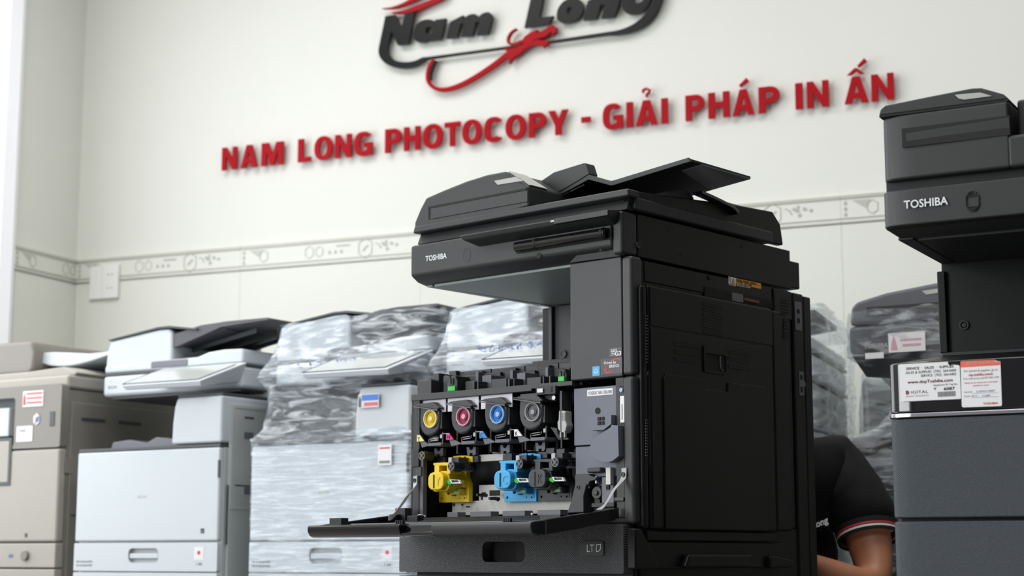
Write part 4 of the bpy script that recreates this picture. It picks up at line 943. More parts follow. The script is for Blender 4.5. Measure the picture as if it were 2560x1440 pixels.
# control panel, tilted
A = [(-.415, -.095, 1.196), (.010, -.095, 1.196), (-.005, -.022, 1.180), (-.395, -.022, 1.180)]
B = [(-.418, -.100, 1.2075), (.012, -.100, 1.2075), (.012, -.024, 1.2035), (-.418, -.024, 1.2035)]
cpn = obj('control_panel', MB().hexa([(-.386, -.056, 1.1925), (-.006, -.056, 1.1925), (-.012, -.02, 1.1815), (-.372, -.02, 1.1815)], [(-.396, -.062, 1.2025), (.0, -.062, 1.2025), (.0, -.022, 1.2085), (-.392, -.022, 1.2085)]), 'dchar', m_, bev=.003)
obj('panel_glass', MB().hexa([(-.135, -.0635, 1.1925), (.0015, -.0635, 1.1925), (.0015, -.055, 1.1925), (-.135, -.055, 1.1925)], [(-.135, -.0635, 1.2035), (.0015, -.0635, 1.2035), (.0015, -.026, 1.2090), (-.135, -.026, 1.2090)]), 'inner', cpn, bev=.0015)
for i, px in enumerate((1383, 1402, 1424)):
    a = M.F(px, 555, -.063); obj('indicator_light', MB().box(a[0] - .007, a[0] + (.006 if i < 2 else -.003), -.0634, -.060, 1.1975, 1.2015), 'lever', cpn, bev=.0004)
# --- document feeder lid
lid = obj('feeder_lid', MB().pl([(-.575, 1.2365), (-.570, 1.252), (.014, 1.252), (.015, 1.2365)], 'y', -.016, .02).box(-.562, .010, .012, .50, 1.2145, 1.24), 'dchar', m_, bev=.004)
obj('lid_waist', MB().pl([(.016, 1.2125), (-.006, 1.2135), (.004, 1.236), (.02, 1.24)], 'x', -.5695, .002), 'dchar', lid, bev=.001)
obj('lid_side', MB().pl([(-.012, 1.252), (.055, 1.2545), (.17, 1.2640), (.38, 1.2800), (.505, 1.286), (.535, 1.262), (.545, 1.217), (.02, 1.2125), (.0, 1.232)], 'x', -.012, .006), 'blackside', lid, bev=.003)
obj('lid_deck', MB().box(-.27, -.01, -.01, .53, 1.236, 1.2515), 'dchar', lid, bev=.002)
af = [(-.5755, 1.2365), (-.574, 1.262), (-.557, 1.290), (-.54, 1.3115), (-.49, 1.3205), (-.42, 1.331), (-.36, 1.336), (-.3096, 1.3355), (-.247, 1.2955), (-.2445, 1.252), (-.30, 1.246)]
adf = obj('document_feeder', MB().pl(af, 'y', -.012, .44), 'dchar', m_, bev=.006, seg=3)
obj('feeder_rear', MB().box(-.26, .0, .33, .50, 1.25, 1.284), 'dchar', adf, bev=.006)
a_, b2_ = M.F(1078, 563, -.0125), M.F(1325, 480, -.0125)
gq = M.FP([(1082, 531), (1325, 488), (1327, 519), (1082, 562)], -.0125)
zt_, zb_ = 1.2935, 1.2625
obj('pull_groove', MB().box(-.530, -.25, -.0132, -.011, 1.286, 1.2905).box(-.530, -.526, -.0132, -.011, 1.262, 1.2885), 'hole', adf, bev=0)
obj('pull_panel', MB().pl([(-.522, 1.2615), (-.246, 1.2615), (-.246, 1.2848), (-.522, 1.2848)], 'y', -.014, -.0115), 'dchar', adf, bev=.001)
gp_ = [(-.359, 1.3212), (-.268, 1.3165), (-.262, 1.3115), (-.352, 1.3148)]
gp_ = M.FP([(1235, 452), (1290, 444), (1330, 440), (1335, 448), (1300, 454), (1244, 462)], -.0135)
obj('grey_stripe', MB().pl(M.FP([(1235, 452), (1288, 442), (1308, 452), (1244, 462)], -.0135), 'y', -.0135, -.011), 'lever', adf, bev=.0003)
obj('top_stripe', MB().pl([(-.306, 1.3340), (-.2480, 1.2970), (-.2465, 1.2985), (-.304, 1.3358)], 'y', -.005, .05), 'lever', adf, bev=.0003)
# input tray
gd = obj('paper_guide', MB().pl([(-.330, 1.312), (-.31, 1.330), (-.268, 1.3455), (-.19, 1.3525), (-.181, 1.3515), (-.172, 1.326), (-.235, 1.305), (-.29, 1.290)], 'y', .095, .125), 'dchar', m_, bev=.003)
t0 = [(-.29, 1.296), (-.176, 1.3255), (-.118, 1.3035), (-.11, 1.3035), (.077, 1.3215), (.078, 1.3155), (-.108, 1.297), (-.118, 1.297), (-.176, 1.317), (-.28, 1.288)]
tr = obj('input_tray', MB().pl(t0, 'y', .1, .315), 'blackside', m_, bev=.0015)
obj('tray_rim', MB().pl([(p[0], p[1] + .001) for p in t0[:5]] + [(.081, 1.3135), (-.108, 1.2945), (-.118, 1.2945), (-.176, 1.3155), (-.28, 1.2865)], 'y', .097, .103), 'dchar', tr, bev=.001)
obj('tray_window', MB().hexa([(.03, .14, 1.3095), (.0795, .14, 1.3138), (.0795, .31, 1.3138), (-.02, .31, 1.3048)], [(.03, .14, 1.3115), (.0795, .14, 1.3158), (.0795, .31, 1.3158), (-.02, .31, 1.3068)]), 'mech2', tr, bev=0, label='grey translucent end of the tray')
obj('guide_rail', MB().hexa([(-.29, .10, 1.282), (-.19, .10, 1.306), (-.19, .13, 1.306), (-.29, .13, 1.282)], [(-.29, .10, 1.285), (-.19, .10, 1.309), (-.19, .13, 1.309), (-.29, .13, 1.285)]), 'gloss', tr, bev=.0008)
kn = obj('exit_stop', MB().pl(spline([(.11, 1.2585), (.14, 1.272), (.175, 1.283), (.20, 1.282), (.22, 1.272)], 4) + [(.22, 1.255)], 'x', -.06, .001), 'dchar', m_, bev=.003)
obj('stop_tongue', MB().pl(stroke(spline([(.22, 1.281), (.26, 1.277), (.30, 1.272), (.335, 1.266), (.352, 1.257)], 4), .0035), 'x', .0, .022), 'gloss', kn, bev=.001)
# ================================================================== stretch film shells
def rring(x0, x1, y0, y1, z, r, n):
    """n points around a rounded rectangle, evenly spaced by length"""
    base = rrect(x0, x1, y0, y1, r, 6); base.append(base[0])
    L = [0]
    for a, b in zip(base, base[1:]): L.append(L[-1] + math.hypot(b[0] - a[0], b[1] - a[1]))
    out = []; j = 0
    for k in range(n):
        d = L[-1] * k / n
        while L[j + 1] < d: j += 1
        t = (d - L[j]) / ((L[j + 1] - L[j]) or 1)
        out.append((base[j][0] + (base[j + 1][0] - base[j][0]) * t, base[j][1] + (base[j + 1][1] - base[j][1]) * t, z))
    return out
def film(parent, name, secs, seed, amp=.010, m=None, n=150, steps=9, cap=True, fold=1.0, label='clear crinkled stretch film'):
    """secs: list of (z, x0, x1, y0, y1, r, z_right_drop)"""
    rows = []
    for a, b in zip(secs, secs[1:]):
        for k in range(steps):
            t = k / steps; rows.append([u + (v - u) * t for u, v in zip(a, b)])
    rows.append(list(secs[-1]))
    rings = []
    for q in rows:
        rg = rring(q[1], q[2], q[3], q[4], q[0], q[5], n); rr = []
        cx, cy = (q[1] + q[2]) / 2, (q[3] + q[4]) / 2
        for i, (x, y, z) in enumerate(rg):
            u = i / n * 40
            v = noise.noise(Vector((x * 7 + seed, y * 7, z * 16 + x * 5))) + .6 * noise.noise(Vector((x * 22 + seed, y * 22, z * 50 + x * 20)))
            v2 = abs(noise.noise(Vector((x * 9 + z * 11 + seed, y * 9 - z * 6, z * 4)))) * fold
            dx, dy = x - cx, y - cy; l = math.hypot(dx, dy)
            o = amp * (v * .5 + v2 * .5)
            zz2 = z + q[6] * ((x - q[1]) / (q[2] - q[1])) + amp * .8 * v * (1 if q[6] or q is rows[-1] else 0)
            rr.append((x + dx / l * o, y + dy / l * o, zz2))
        rings.append(rr)
    mb = MB()
    RR = [[mb.b.verts.new(p) for p in r] for r in rings]
    for A, B in zip(RR, RR[1:]):
        for i in range(n): mb.b.faces.new((A[i], A[(i + 1) % n], B[(i + 1) % n], B[i]))
    if cap:
        top = rings[-1]; cx = sum(p[0] for p in top) / n; cy = sum(p[1] for p in top) / n; cz = sum(p[2] for p in top) / n
        prev = RR[-1]
        for k in (.75, .5, .25):
            cur = []
            for i, p in enumerate(top):
                x, y = cx + (p[0] - cx) * k, cy + (p[1] - cy) * k
                cur.append(mb.b.verts.new((x, y, cz + (p[2] - cz) * k + .012 * noise.noise(Vector((x * 15 + seed, y * 15, 0))) + .006)))
            for i in range(n): mb.b.faces.new((prev[i], prev[(i + 1) % n], cur[(i + 1) % n], cur[i]))
            prev = cur
        mb.b.faces.new(prev)
    return obj(name, mb, m or FILM, parent, bev=0, label=label)
# ================================================================== WHITE COPIERS
def white_copier(fr, w, label, group, wrapped=False, seed=1, D=.62, te=.66):
    t = thing('photocopier', fr, label, 'photocopier', group)
    k = w / .5756
    X = lambda v: v * k
    obj('body', MB().box(.002, w - .002, .012, D, .05, .858), 'offw2', t, bev=.006)
    fc = obj('front_cover', MB().box(0, w - .004, -.004, .014, .5905, .857), 'offw', t, bev=.006, seg=3)
    txt('RICOH', X(.255), .716, .012, -.0043, 'tileline', fc, bold=.01)
    a = X(.507)
    obj('corner_mark', MB().box(a, a + .014, -.0046, -.003, .612, .626), 'rdark', fc, bev=0)
    txt('e', a + .003, .614, .012, -.0048, 'lgreen', fc)
    obj('top_rim', MB().box(.002, w - .004, -.002, D - .05, .858, .8675), 'rdark', t, bev=.002)
    for i, (z0, z1) in enumerate(((.504, .5865), (.405, .5), (.25, .40), (.09, .245))):
        hole_ = rrect(X(.225), X(.345), (z0 + z1) / 2 - .021 + .004, (z0 + z1) / 2 + .021 + .004, .014)
        d = obj('drawer', MB().pl([rrect(0, w - .004, z0, z1, .004), hole_], 'y', -.004, .014), 'offw', t, bev=.003)
        zc = (z0 + z1) / 2 + .004
        obj('handle_well', MB().box(X(.22), X(.35), .010, .012, zc - .024, zc + .024), 'offw2', d, bev=0)
        obj('handle_bar', MB().box(X(.228), X(.342), -.002, .006, zc - .009, zc + .006), 'offw', d, bev=.003)
        if i < 2:
            obj('size_sticker', MB().box(X(.485), X(.52), -.0046, -.0038, zc - .012, zc + .024), 'white', d, bev=0, label='small white sticker with a red mark')
            obj('sticker_mark', MB().cyl((X(.503), zc + .008), .006, 'y', -.005, -.0045, 14), 'redink', d, bev=0)
            txt('1 ' + ('A4', 'A3')[i], X(.492), zc - .028, .012, -.0043, 'ink', d)
            for q in range(2): txt('Paper tray  plain paper 80 g/m2', X(.012), zc - .020 - q * .011, .0085, -.0043, 'greyink', d, xs=.62)
    for cx in (.06, w - .06):
        for cy in (.08, D - .08): obj('caster', MB().cyl((cy, .026), .026, 'x', cx - .011, cx + .011, 16), 'rdark', t, bev=.001)
    # right column block with rounded left edge
    bx = X(.382)
    lf = [(bx + .018, 1.004), (bx + .008, .98), (bx + .002, .93), (bx, .879)]
    blk = obj('output_column', MB().pl([(bx, .870), (w, .870), (w, 1.006), (bx + .018, 1.006)] + lf[1:3][::1], 'y', -.004, D), 'offw', t, bev=.008, seg=3)
    obj('column_rim', MB().box(bx + .018, w - .002, .0, .20, 1.006, 1.0145), 'rdark', t, bev=.003)
    obj('column_top', MB().box(bx + .03, w - .001, .20, D, 1.0, 1.034), 'offw2', t, bev=.003)
    obj('rear_column', MB().box(.05, w - .01, .42, D, .862, 1.034), 'offw2', t, bev=.004)
    obj('exit_slot', MB().box(bx - .002, bx + .004, .06, .4, .90, .985), 'rgrey', t, bev=0)
    # grey output tray surface
    obj('output_tray', MB().pl([(.05, .868), (.06, .893), (.13, .898), (.20, .886), (.24, .902), (.33, .893), (bx - .003, .878), (bx - .003, .868)], 'y', .08, .42), 'rtray', t, bev=.003)
    # scanner
    s_ = obj('scanner_body', MB().box(.010, w + .001, .078, D, 1.034, 1.0985), 'offw', t, bev=.012, seg=3)
    obj('scanner_underside', MB().box(.03, w - .02, .10, D - .02, 1.026, 1.035), 'rgrey', s_, bev=.002)
    obj('scanner_rim', MB().box(.014, w - .003, .081, D - .003, 1.0985, 1.106), 'rdark', t, bev=.002)
    lid = obj('feeder_lid', MB().pl([(.013, 1.106), (.013, 1.13), (.30, 1.135), (.395, 1.136), (.44, 1.148), (.50, 1.152), (w - .004, 1.150), (w, 1.140), (w, 1.106)], 'y', .080, D - .004), 'offw', t, bev=.008, seg=3)
    obj('lid_handle', MB().box(X(.21), X(.36), .078, .084, 1.112, 1.132), 'rtray', lid, bev=.003)
    ax1 = X(.292)
    adf = obj('document_feeder', MB().pl([(.012, 1.112), (.018, 1.17), (.030, 1.208), (ax1 - .06, 1.230), (ax1 - .015, 1.230), (ax1, 1.218), (ax1, 1.12)], 'y', .082, .50), 'offw', t, bev=.010, seg=3)
    obj('feeder_cover', MB().pl([(.028, 1.2075), (ax1 - .06, 1.2305), (ax1 - .015, 1.231), (ax1 + .10, 1.216), (ax1 + .10, 1.222), (ax1 - .012, 1.238), (ax1 - .06, 1.2375), (.024, 1.212)], 'y', .078, .48), 'rdark', adf, bev=.002)
    tr = obj('input_tray', MB().pl([(ax1 - .006, 1.172), (ax1 - .006, 1.212), (X(.40), 1.232), (X(te * .76), 1.2365), (X(te), 1.236), (X(te) + .004, 1.228), (X(.48), 1.220), (X(.40), 1.198), (ax1 + .01, 1.172)], 'y', .088, .11), 'rgrey', t, bev=.002)
    obj('tray_bed', MB().hexa([(ax1, .11, 1.176), (X(.48), .11, 1.216), (X(.48), .40, 1.216), (ax1, .40, 1.176)], [(ax1, .11, 1.186), (X(.48), .11, 1.226), (X(.48), .40, 1.226), (ax1, .40, 1.186)]), 'rgrey', tr, bev=.002)
    obj('tray_end', MB().hexa([(X(.47), .11, 1.219), (X(te), .11, 1.226), (X(te), .36, 1.226), (X(.47), .40, 1.219)], [(X(.47), .11, 1.229), (X(te), .11, 1.236), (X(te), .36, 1.236), (X(.47), .40, 1.229)]), 'rgrey', tr, bev=.002)
    for yy in (.17, .26, .34): obj('tray_rib', MB().hexa([(ax1, yy, 1.166), (X(te * .83), yy, 1.208), (X(te * .83), yy + .006, 1.208), (ax1, yy + .006, 1.166)], [(ax1, yy, 1.178), (X(te * .83), yy, 1.222), (X(te * .83), yy + .006, 1.222), (ax1, yy + .006, 1.178)]), 'rdark', tr, bev=0)
    obj('catch_tray', MB().box(ax1 + .002, w - .04, .13, .45, 1.13, 1.145), 'rgrey', lid, bev=.002)
    obj('lid_hinge', MB().box(w - .002, w + .002, .35, .42, 1.132, 1.138), 'rdark', lid, bev=0)
    # tilted control panel
    c0, c1_ = X(.235), X(.555)
    lo = [(c0, -.07, 1.038), (c1_ - .02, -.07, 1.014), (c1_ - .02, .08, 1.04), (c0 + .02, .08, 1.045)]
    cp = obj('control_panel', MB().hexa([(c0 + .01, -.06, 1.032), (c1_ - .01, -.06, 1.028), (c1_ + .01, .08, 1.05), (c0 + .04, .08, 1.05)], [(c0, -.07, 1.046), (c1_ - .005, -.07, 1.044), (c1_ + .045, .075, 1.108), (c0 + .03, .075, 1.108)]), 'offw', t, bev=.004)
    obj('screen', MB().hexa([(c0 + .012, -.064, 1.0505), (c1_ - .02, -.064, 1.0490), (c1_ + .02, .055, 1.101), (c0 + .04, .055, 1.101)], [(c0 + .012, -.066, 1.0515), (c1_ - .02, -.066, 1.0500), (c1_ + .02, .053, 1.102), (c0 + .04, .053, 1.102)]), 'scr', cp, bev=.0005)
    obj('screen_edge', MB().hexa([(c0 + .004, -.066, 1.0490), (c0 + .012, -.066, 1.0490), (c0 + .042, .056, 1.1015), (c0 + .034, .056, 1.1015)], [(c0 + .004, -.068, 1.0505), (c0 + .012, -.068, 1.0505), (c0 + .042, .054, 1.1030), (c0 + .034, .054, 1.1030)]), 'rdark', cp, bev=0)
    txt('RICOH', .034, 1.058, .012, .0776, 'greyink', s_)
    # right side detail
    sp = obj('side_cover', MB().pl([(.03, .10), (.56, .10), (.56, .985), (.03, .985)], 'x', w - .003, w + .004), 'offw2', t, bev=.003)
    obj('side_duct', MB().pl([[(.035, .68), (.3, .68), (.3, .982), (.035, .982)], [(.045, .688), (.29, .688), (.29, .972), (.045, .972)]], 'x', w + .004, w + .006), 'offw2', sp, bev=.001)
    obj('side_grip', MB().box(w + .004, w + .0055, .09, .13, .885, .905), 'rtray', sp, bev=.001)
    obj('side_slot', MB().box(w + .004, w + .0055, .09, .13, .945, .95), 'rdark', sp, bev=0)
    obj('side_latch', MB().box(w + .004, w + .0065, .095, .12, .726, .75), 'rtray', sp, bev=.001)
    obj('side_seam', MB().box(w + .004, w + .0052, .055, .30, .748, .7515), 'rdark', sp, bev=0)
    obj('side_vent', MB().box(w + .0035, w + .005, .022, .028, .58, .75), 'rdark', sp, bev=0)
    obj('edge_slot', MB().box(w - .010, w - .003, -.0045, .0, .77, .82), 'rdark', t, bev=0)
    if wrapped:
        e = .012
        mid = [(.872, -.010, w + .012, -.014, D + .01, .03, 0), (.905, .008, w + .015, .004, D + .01, .05, 0), (.965, .0, w + .02, .018, D + .01, .07, 0), (1.015, -.002, w + .022, .030, D + .01, .06, 0), (1.05, -.004, w + .02, -.02, D + .01, .05, 0), (1.10, -.002, w + .02, .03, D + .01, .05, 0), (1.15, .0, w + .022, .066, D + .01, .05, 0), (1.212, .012, X(te) + .006, .074, D - .06, .05, .02)]
        film(t, 'stretch_film', mid, seed, .010)
        film(t, 'box_film', [(.06, -.003, w + .008, -.009, D + .01, .012, 0), (.30, -.003, w + .008, -.009, D + .01, .012, 0), (.60, -.003, w + .008, -.0095, D + .01, .012, 0), (.872, -.004, w + .010, -.012, D + .012, .012, 0)], seed + 3, .0035, FILMBOX, cap=False, steps=16, label='tight clear stretch film around the lower box')
        film(t, 'film_hem', [(.857, -.006, w + .010, -.010, D + .01, .014, 0), (.878, -.008, w + .012, -.014, D + .01, .014, 0)], seed + 5, .006, FILM, cap=False, steps=3)
    return t
FILMBOX = film_mat('stretch_film_tight', 2.7, .12, 44, fres=.4, bd=.02)
white_copier(C1, .5756, 'unwrapped white photocopier with dark document tray, second from the left', 'white photocopiers along the wall')
c2 = white_copier(C2, .552, 'white photocopier in clear film with blue-red sticker, left of the open black copier', 'white photocopiers along the wall', True, 1, .62, .60)
st = obj('sticker', MB().box(.385, .455, -.0135, -.0125, .948, .985), 'white', c2, bev=0, label='blue, white and red promotional sticker')
obj('sticker_band', MB().box(.397, .453, -.0141, -.0134, .967, .983), mat('sticker_blue', (70, 130, 220), .4), c2, bev=0)
obj('sticker_band', MB().box(.405, .452, -.0141, -.0134, .952, .962), mat('sticker_pink', (225, 110, 130), .4), c2, bev=0)
obj('sticker_figure', MB().pl([(.386, .95), (.396, .95), (.395, .97), (.391, .982), (.387, .97)], 'y', -.0141, -.0134), mat('sticker_grey', (90, 96, 120), .4), c2, bev=0)
obj('notice_sticker', MB().box(.455, .50, -.0145, -.0135, .79, .845), 'white', c2, bev=0)
obj('notice_lines', MB().box(.46, .495, -.015, -.0144, .834, .838), 'redink', c2, bev=0); obj('notice_lines', MB().box(.46, .495, -.015, -.0144, .795, .802), 'greyink', c2, bev=0)
def scribble(par, x0, z0, y, seed, n=5, w=.03):
    rnd = random.Random(seed)
    for k in range(n):
        x = x0 + k * w
        pts = spline([(x + rnd.uniform(0, w * .9), y, z0 + rnd.uniform(-.008, .012)) for _ in range(6)], 5)
        obj('pen_mark', MB().tube(pts, .0011, 5), 'blueink', par, bev=0)
scribble(c2, .15, 1.078, .01, 3, 7)
c3 = white_copier(C3, .54, 'white photocopier in clear film seen behind the open black copier', 'white photocopiers along the wall', True, 7, .57, .60)
scribble(c3, .17, 1.085, .0, 9, 7)
# ================================================================== BEIGE COPIER (far left), x negative
b_ = thing('photocopier', C0, 'beige-grey photocopier with stickers, cut by the left edge of the picture', 'photocopier')
BW = -.60
obj('body', MB().box(BW, -.004, .03, .62, .05, 1.06), 'beige2', b_, bev=.006)
obj('lower_cover', MB().box(BW, -.002, -.002, .03, .5905, .875), 'beige', b_, bev=.008, seg=3)
up = obj('upper_cover', MB().pl([rrect(BW, -.002, .879, 1.075, .008), rrect(-.42, -.207, .88 + .006, 1.040, .012)], 'y', -.002, .03), 'beige2', b_, bev=.005, seg=3)
obj('niche', MB().box(-.43, -.15, .028, .032, .87, 1.05), 'rdark', b_, bev=0)
obj('niche_tray', MB().box(-.41, -.235, .0, .03, .92, 1.01), 'offw', b_, bev=.004)
hd = obj('door_pocket', MB().box(-.40, -.222, -.006, .0, .775, .905), 'beige', b_, bev=.02, seg=4)
obj('pocket_outline', MB().box(-.41, -.212, -.0045, -.0015, .765, .915), 'rdark', b_, bev=.015)  # dark rim around the pocket
for i, (z0, z1) in enumerate(((.512, .5865), (.42, .508), (.1, .415))):
    d = obj('drawer', MB().box(BW, -.002, -.002, .03, z0, z1), 'beige', b_, bev=.004)
    if i == 0:
        a = C0.F(63, 1389, -.004); kn_ = obj('drawer_button', MB().cyl(a, .0155, 'y', -.012, .0, 24), 'beige2', d, bev=.003)
        a = C0.F(28, 1389, -.0032); txt('A4', a[0] - .012, a[1] - .006, .016, -.0036, 'blueink', d, bold=.02)
    else: obj('drawer_grip', MB().box(-.36, -.24, -.006, -.0015, (z0 + z1) / 2 - .012, (z0 + z1) / 2 + .012), 'beige2', d, bev=.004)
def stkr(px0, py0, px1, py1, m, lab, y=-.0036):
    a, b = C0.F(px0, (py0 + py1) / 2, y), C0.F(px1, (py0 + py1) / 2, y); z0, z1 = C0.F((px0 + px1) / 2, py1, y)[1], C0.F((px0 + px1) / 2, py0, y)[1]
    o = obj('sticker', MB().pl(rrect(a[0], b[0], z0, z1, .002), 'y', y, y + .0008), m, b_, bev=0, label=lab); return o, a[0], b[0], z0, z1
o, x0, x1, z0, z1 = stkr(57, 977, 108, 1016, 'white', 'white sticker printed in red')
for q in range(3): obj('print_line', MB().box(x0 + .018, x1 - .004, -.0042, -.0037, z0 + .010 + q * .014, z0 + .015 + q * .014), 'redink', o, bev=0)
obj('print_figure', MB().pl([(x0 + .003, z0 + .006), (x0 + .014, z0 + .006), (x0 + .012, z0 + .03), (x0 + .008, z1 - .006), (x0 + .004, z0 + .03)], 'y', -.0042, -.0037), 'redink', o, bev=0)
o, x0, x1, z0, z1 = stkr(41, 1065, 81, 1104, 'white', 'square white sticker')
txt('total', x0 + .014, z1 - .018, .014, -.0040, 'greyink', o)
hx = C0.F(91, 1048, -.004)
o = obj('sticker', MB().pl([(hx[0] + .015 * math.cos(PI / 6 + PI / 3 * k), hx[1] + .019 * math.sin(PI / 6 + PI / 3 * k)) for k in range(6)], 'y', -.0042, -.003), 'white', b_, bev=0, label='small hexagonal white, blue and red sticker')
obj('sticker_mark', MB().pl([(hx[0] - .003, hx[1] + .004), (hx[0] + .011, hx[1] + .008), (hx[0] + .011, hx[1] - .007), (hx[0] - .003, hx[1] - .012)], 'y', -.0046, -.0041), 'blueink', o, bev=0)
obj('sticker_edge', MB().pl(stroke([(hx[0] - .004, hx[1] - .016), (hx[0] - .003, hx[1] + .004), (hx[0] + .012, hx[1] + .010)], .001), 'y', -.0047, -.0042), 'redink', o, bev=0)
a = C0.F(131, 1046, -.003); obj('latch_window', MB().box(a[0] - .012, a[0] + .010, -.004, .0, a[1] - .024, a[1] + .022), 'rdark', b_, bev=.003)
a = C0.F(64, 1338, -.003); obj('corner_mark', MB().box(a[0] - .004, a[0] + .006, -.0035, -.001, a[1] - .006, a[1] + .006), 'rdark', b_, bev=0)
sdp = obj('side_cover', MB().box(-.006, .002, .04, .60, .12, 1.02), 'beige2', b_, bev=.003)
for y0 in (.08, .24): obj('side_slot', MB().box(.002, .0032, y0, y0 + .10, .965, .975), 'rdark', sdp, bev=0)
obj('side_grip', MB().box(.0018, .004, .02, .05, .80, .845), 'beige2', b_, bev=.002)
obj('side_seam', MB().box(.002, .003, .05, .6, .67, .674), 'rdark', sdp, bev=0)
# scanner, glass lid and curved document cover
obj('scanner_body', MB().box(BW, .002, .02, .62, 1.062, 1.105), 'beige', b_, bev=.010, seg=3)
obj('platen_lid', MB().pl([(BW, 1.105), (-.0, 1.105), (.004, 1.115), (-.06, 1.135), (-.2, 1.128), (BW, 1.126)], 'y', .05, .60), 'beige', b_, bev=.006, seg=3)
dl = obj('document_feeder', MB().pl([(BW, 1.13), (-.27, 1.13), (-.25, 1.142), (-.245, 1.20), (-.26, 1.235), (BW, 1.24)], 'y', .10, .52), 'beige2', b_, bev=.012, seg=3)
pf_ = spline([(-.262, 1.168), (-.2, 1.154), (-.12, 1.150), (-.04, 1.158), (.03, 1.170), (.075, 1.180)], 5)
obj('paper_tray', MB().pl(pf_ + [(.075, 1.19), (.03, 1.185), (-.04, 1.184), (-.12, 1.192), (-.2, 1.199), (-.262, 1.200)], 'y', .14, .50), 'offw', b_, bev=.004, label='cream curved paper tray on top')
# ================================================================== WRAPPED COPIERS, right background
e_ = thing('photocopier', D1, 'pale photocopier bundled in crinkled film just right of the open black copier', 'photocopier')
w1 = -.44
obj('body', MB().box(w1, 0, 0.0, .60, .05, .90), 'offw', e_, bev=.02, seg=3)
obj('output_column', MB().box(-.2, 0, 0, .60, .90, 1.03), 'offw2', e_, bev=.015, seg=3)
obj('rear_column', MB().box(w1, -.2, .4, .60, .90, 1.03), 'rgrey', e_, bev=.005)
obj('scanner_body', MB().box(w1, .0, .02, .60, 1.04, 1.11), 'offw', e_, bev=.012, seg=3)
obj('dark_seam', MB().box(w1, .003, .0, .60, 1.03, 1.04), 'rdark', e_, bev=.002)
obj('dark_seam', MB().box(w1, .003, .018, .60, 1.11, 1.118), 'rdark', e_, bev=.002)
obj('dark_seam', MB().box(w1, .003, -.003, .12, .895, .91), 'rdark', e_, bev=.002)
obj('feeder_lid', MB().box(w1, .0, .02, .60, 1.118, 1.16), 'offw', e_, bev=.012, seg=3)
obj('document_feeder', MB().pl([(w1, 1.16), (w1 + .02, 1.22), (-.30, 1.25), (-.26, 1.22), (-.25, 1.16)], 'y', .03, .5), 'offw', e_, bev=.012)
obj('input_tray', MB().hexa([(-.26, .06, 1.19), (.0, .06, 1.225), (.0, .45, 1.225), (-.26, .45, 1.19)], [(-.26, .06, 1.205), (.0, .06, 1.24), (.0, .45, 1.24), (-.26, .45, 1.205)]), 'rgrey', e_, bev=.002)
for z in (.985, .955): obj('side_slot', MB().box(0, .0015, .14, .20, z - .004, z + .004), 'rdark', e_, bev=0)
film(e_, 'stretch_film', [(.06, w1 - .01, .010, -.012, .61, .03, 0), (.70, w1 - .01, .012, -.012, .61, .03, 0), (.88, w1 - .01, .03, -.014, .62, .05, 0), (1.0, w1 - .01, .028, -.012, .62, .05, 0), (1.08, w1 - .01, .03, -.006, .62, .05, 0), (1.2, w1 - .01, .03, .0, .60, .05, 0), (1.245, w1, .022, .03, .5, .05, .004)], 21, .016, FILM2, steps=11)
f_ = thing('photocopier', D2, 'dark grey photocopier wrapped in shiny film behind the right black copier', 'photocopier')
w2 = .585
obj('body', MB().box(.0, w2, .0, .60, .05, .842), 'toshgrey', f_, bev=.01, seg=3)
obj('front_band', MB().box(.0, w2, -.006, .02, .795, .842), 'gloss', f_, bev=.004)
obj('chrome_strip', MB().box(.0, w2, -.007, .02, .738, .744), 'chrome', f_, bev=.001)
for z0, z1 in ((.59, .735), (.44, .585), (.27, .435), (.08, .265)): obj('drawer', MB().box(.0, w2, -.005, .02, z0, z1), 'dchar', f_, bev=.004)
obj('rear_column', MB().box(.06, w2, .30, .60, .842, 1.05), 'dchar', f_, bev=.004)
sb = obj('scanner_body', MB().pl([(.0, 1.055), (.0, 1.128), (w2, 1.128), (w2, 1.055)], 'y', .0, .60), 'toshgrey', f_, bev=.012, seg=3)
obj('scanner_chin', MB().hexa([(.03, .04, 1.00), (w2, .04, 1.0), (w2, .6, 1.04), (.03, .6, 1.04)], [(.005, .0, 1.055), (w2, .0, 1.055), (w2, .6, 1.055), (.005, .6, 1.055)]), 'toshgrey', f_, bev=.004)
adf2 = obj('document_feeder', MB().pl([(.003, 1.13), (.008, 1.175), (.022, 1.190), (.10, 1.208), (.24, 1.225), (.262, 1.222), (.31, 1.19), (.315, 1.13)], 'y', .0, .5), 'toshgrey', f_, bev=.010, seg=3)
obj('pull_groove', MB().box(.05, .30, -.0012, .001, 1.150, 1.174), 'dchar', adf2, bev=0)
obj('grey_stripe', MB().pl([(.195, 1.205), (.26, 1.210), (.27, 1.199), (.205, 1.195)], 'y', -.0012, .001), 'lever', adf2, bev=0)
obj('lid', MB().box(.31, w2, .0, .58, 1.13, 1.15), 'toshgrey', f_, bev=.004)
a = D2.F(2160, 868, -.014); txt('TOSHIBA', a[0], a[1] - .004, .0165, -.0142, 'lever', f_, xs=.92, bold=.015)
a = D2.F(2163, 884, -.014); obj('sticker', MB().box(a[0], a[0] + .048, -.0145, -.0138, a[1] - .014, a[1] + .001), 'white', f_, bev=0, label='narrow white sticker')
a = D2.F(2222, 880, -.014); so = obj('sticker', MB().box(a[0], a[0] + .094, -.0146, -.0138, a[1] - .002, a[1] + .047), 'white', f_, bev=0, label='white promotional sticker with pink figure')
obj('print_line', MB().box(a[0] + .036, a[0] + .082, -.0150, -.0145, a[1] + .012, a[1] + .018).box(a[0] + .03, a[0] + .085, -.0150, -.0145, a[1] + .026, a[1] + .031), K['tm_r'], so, bev=0)
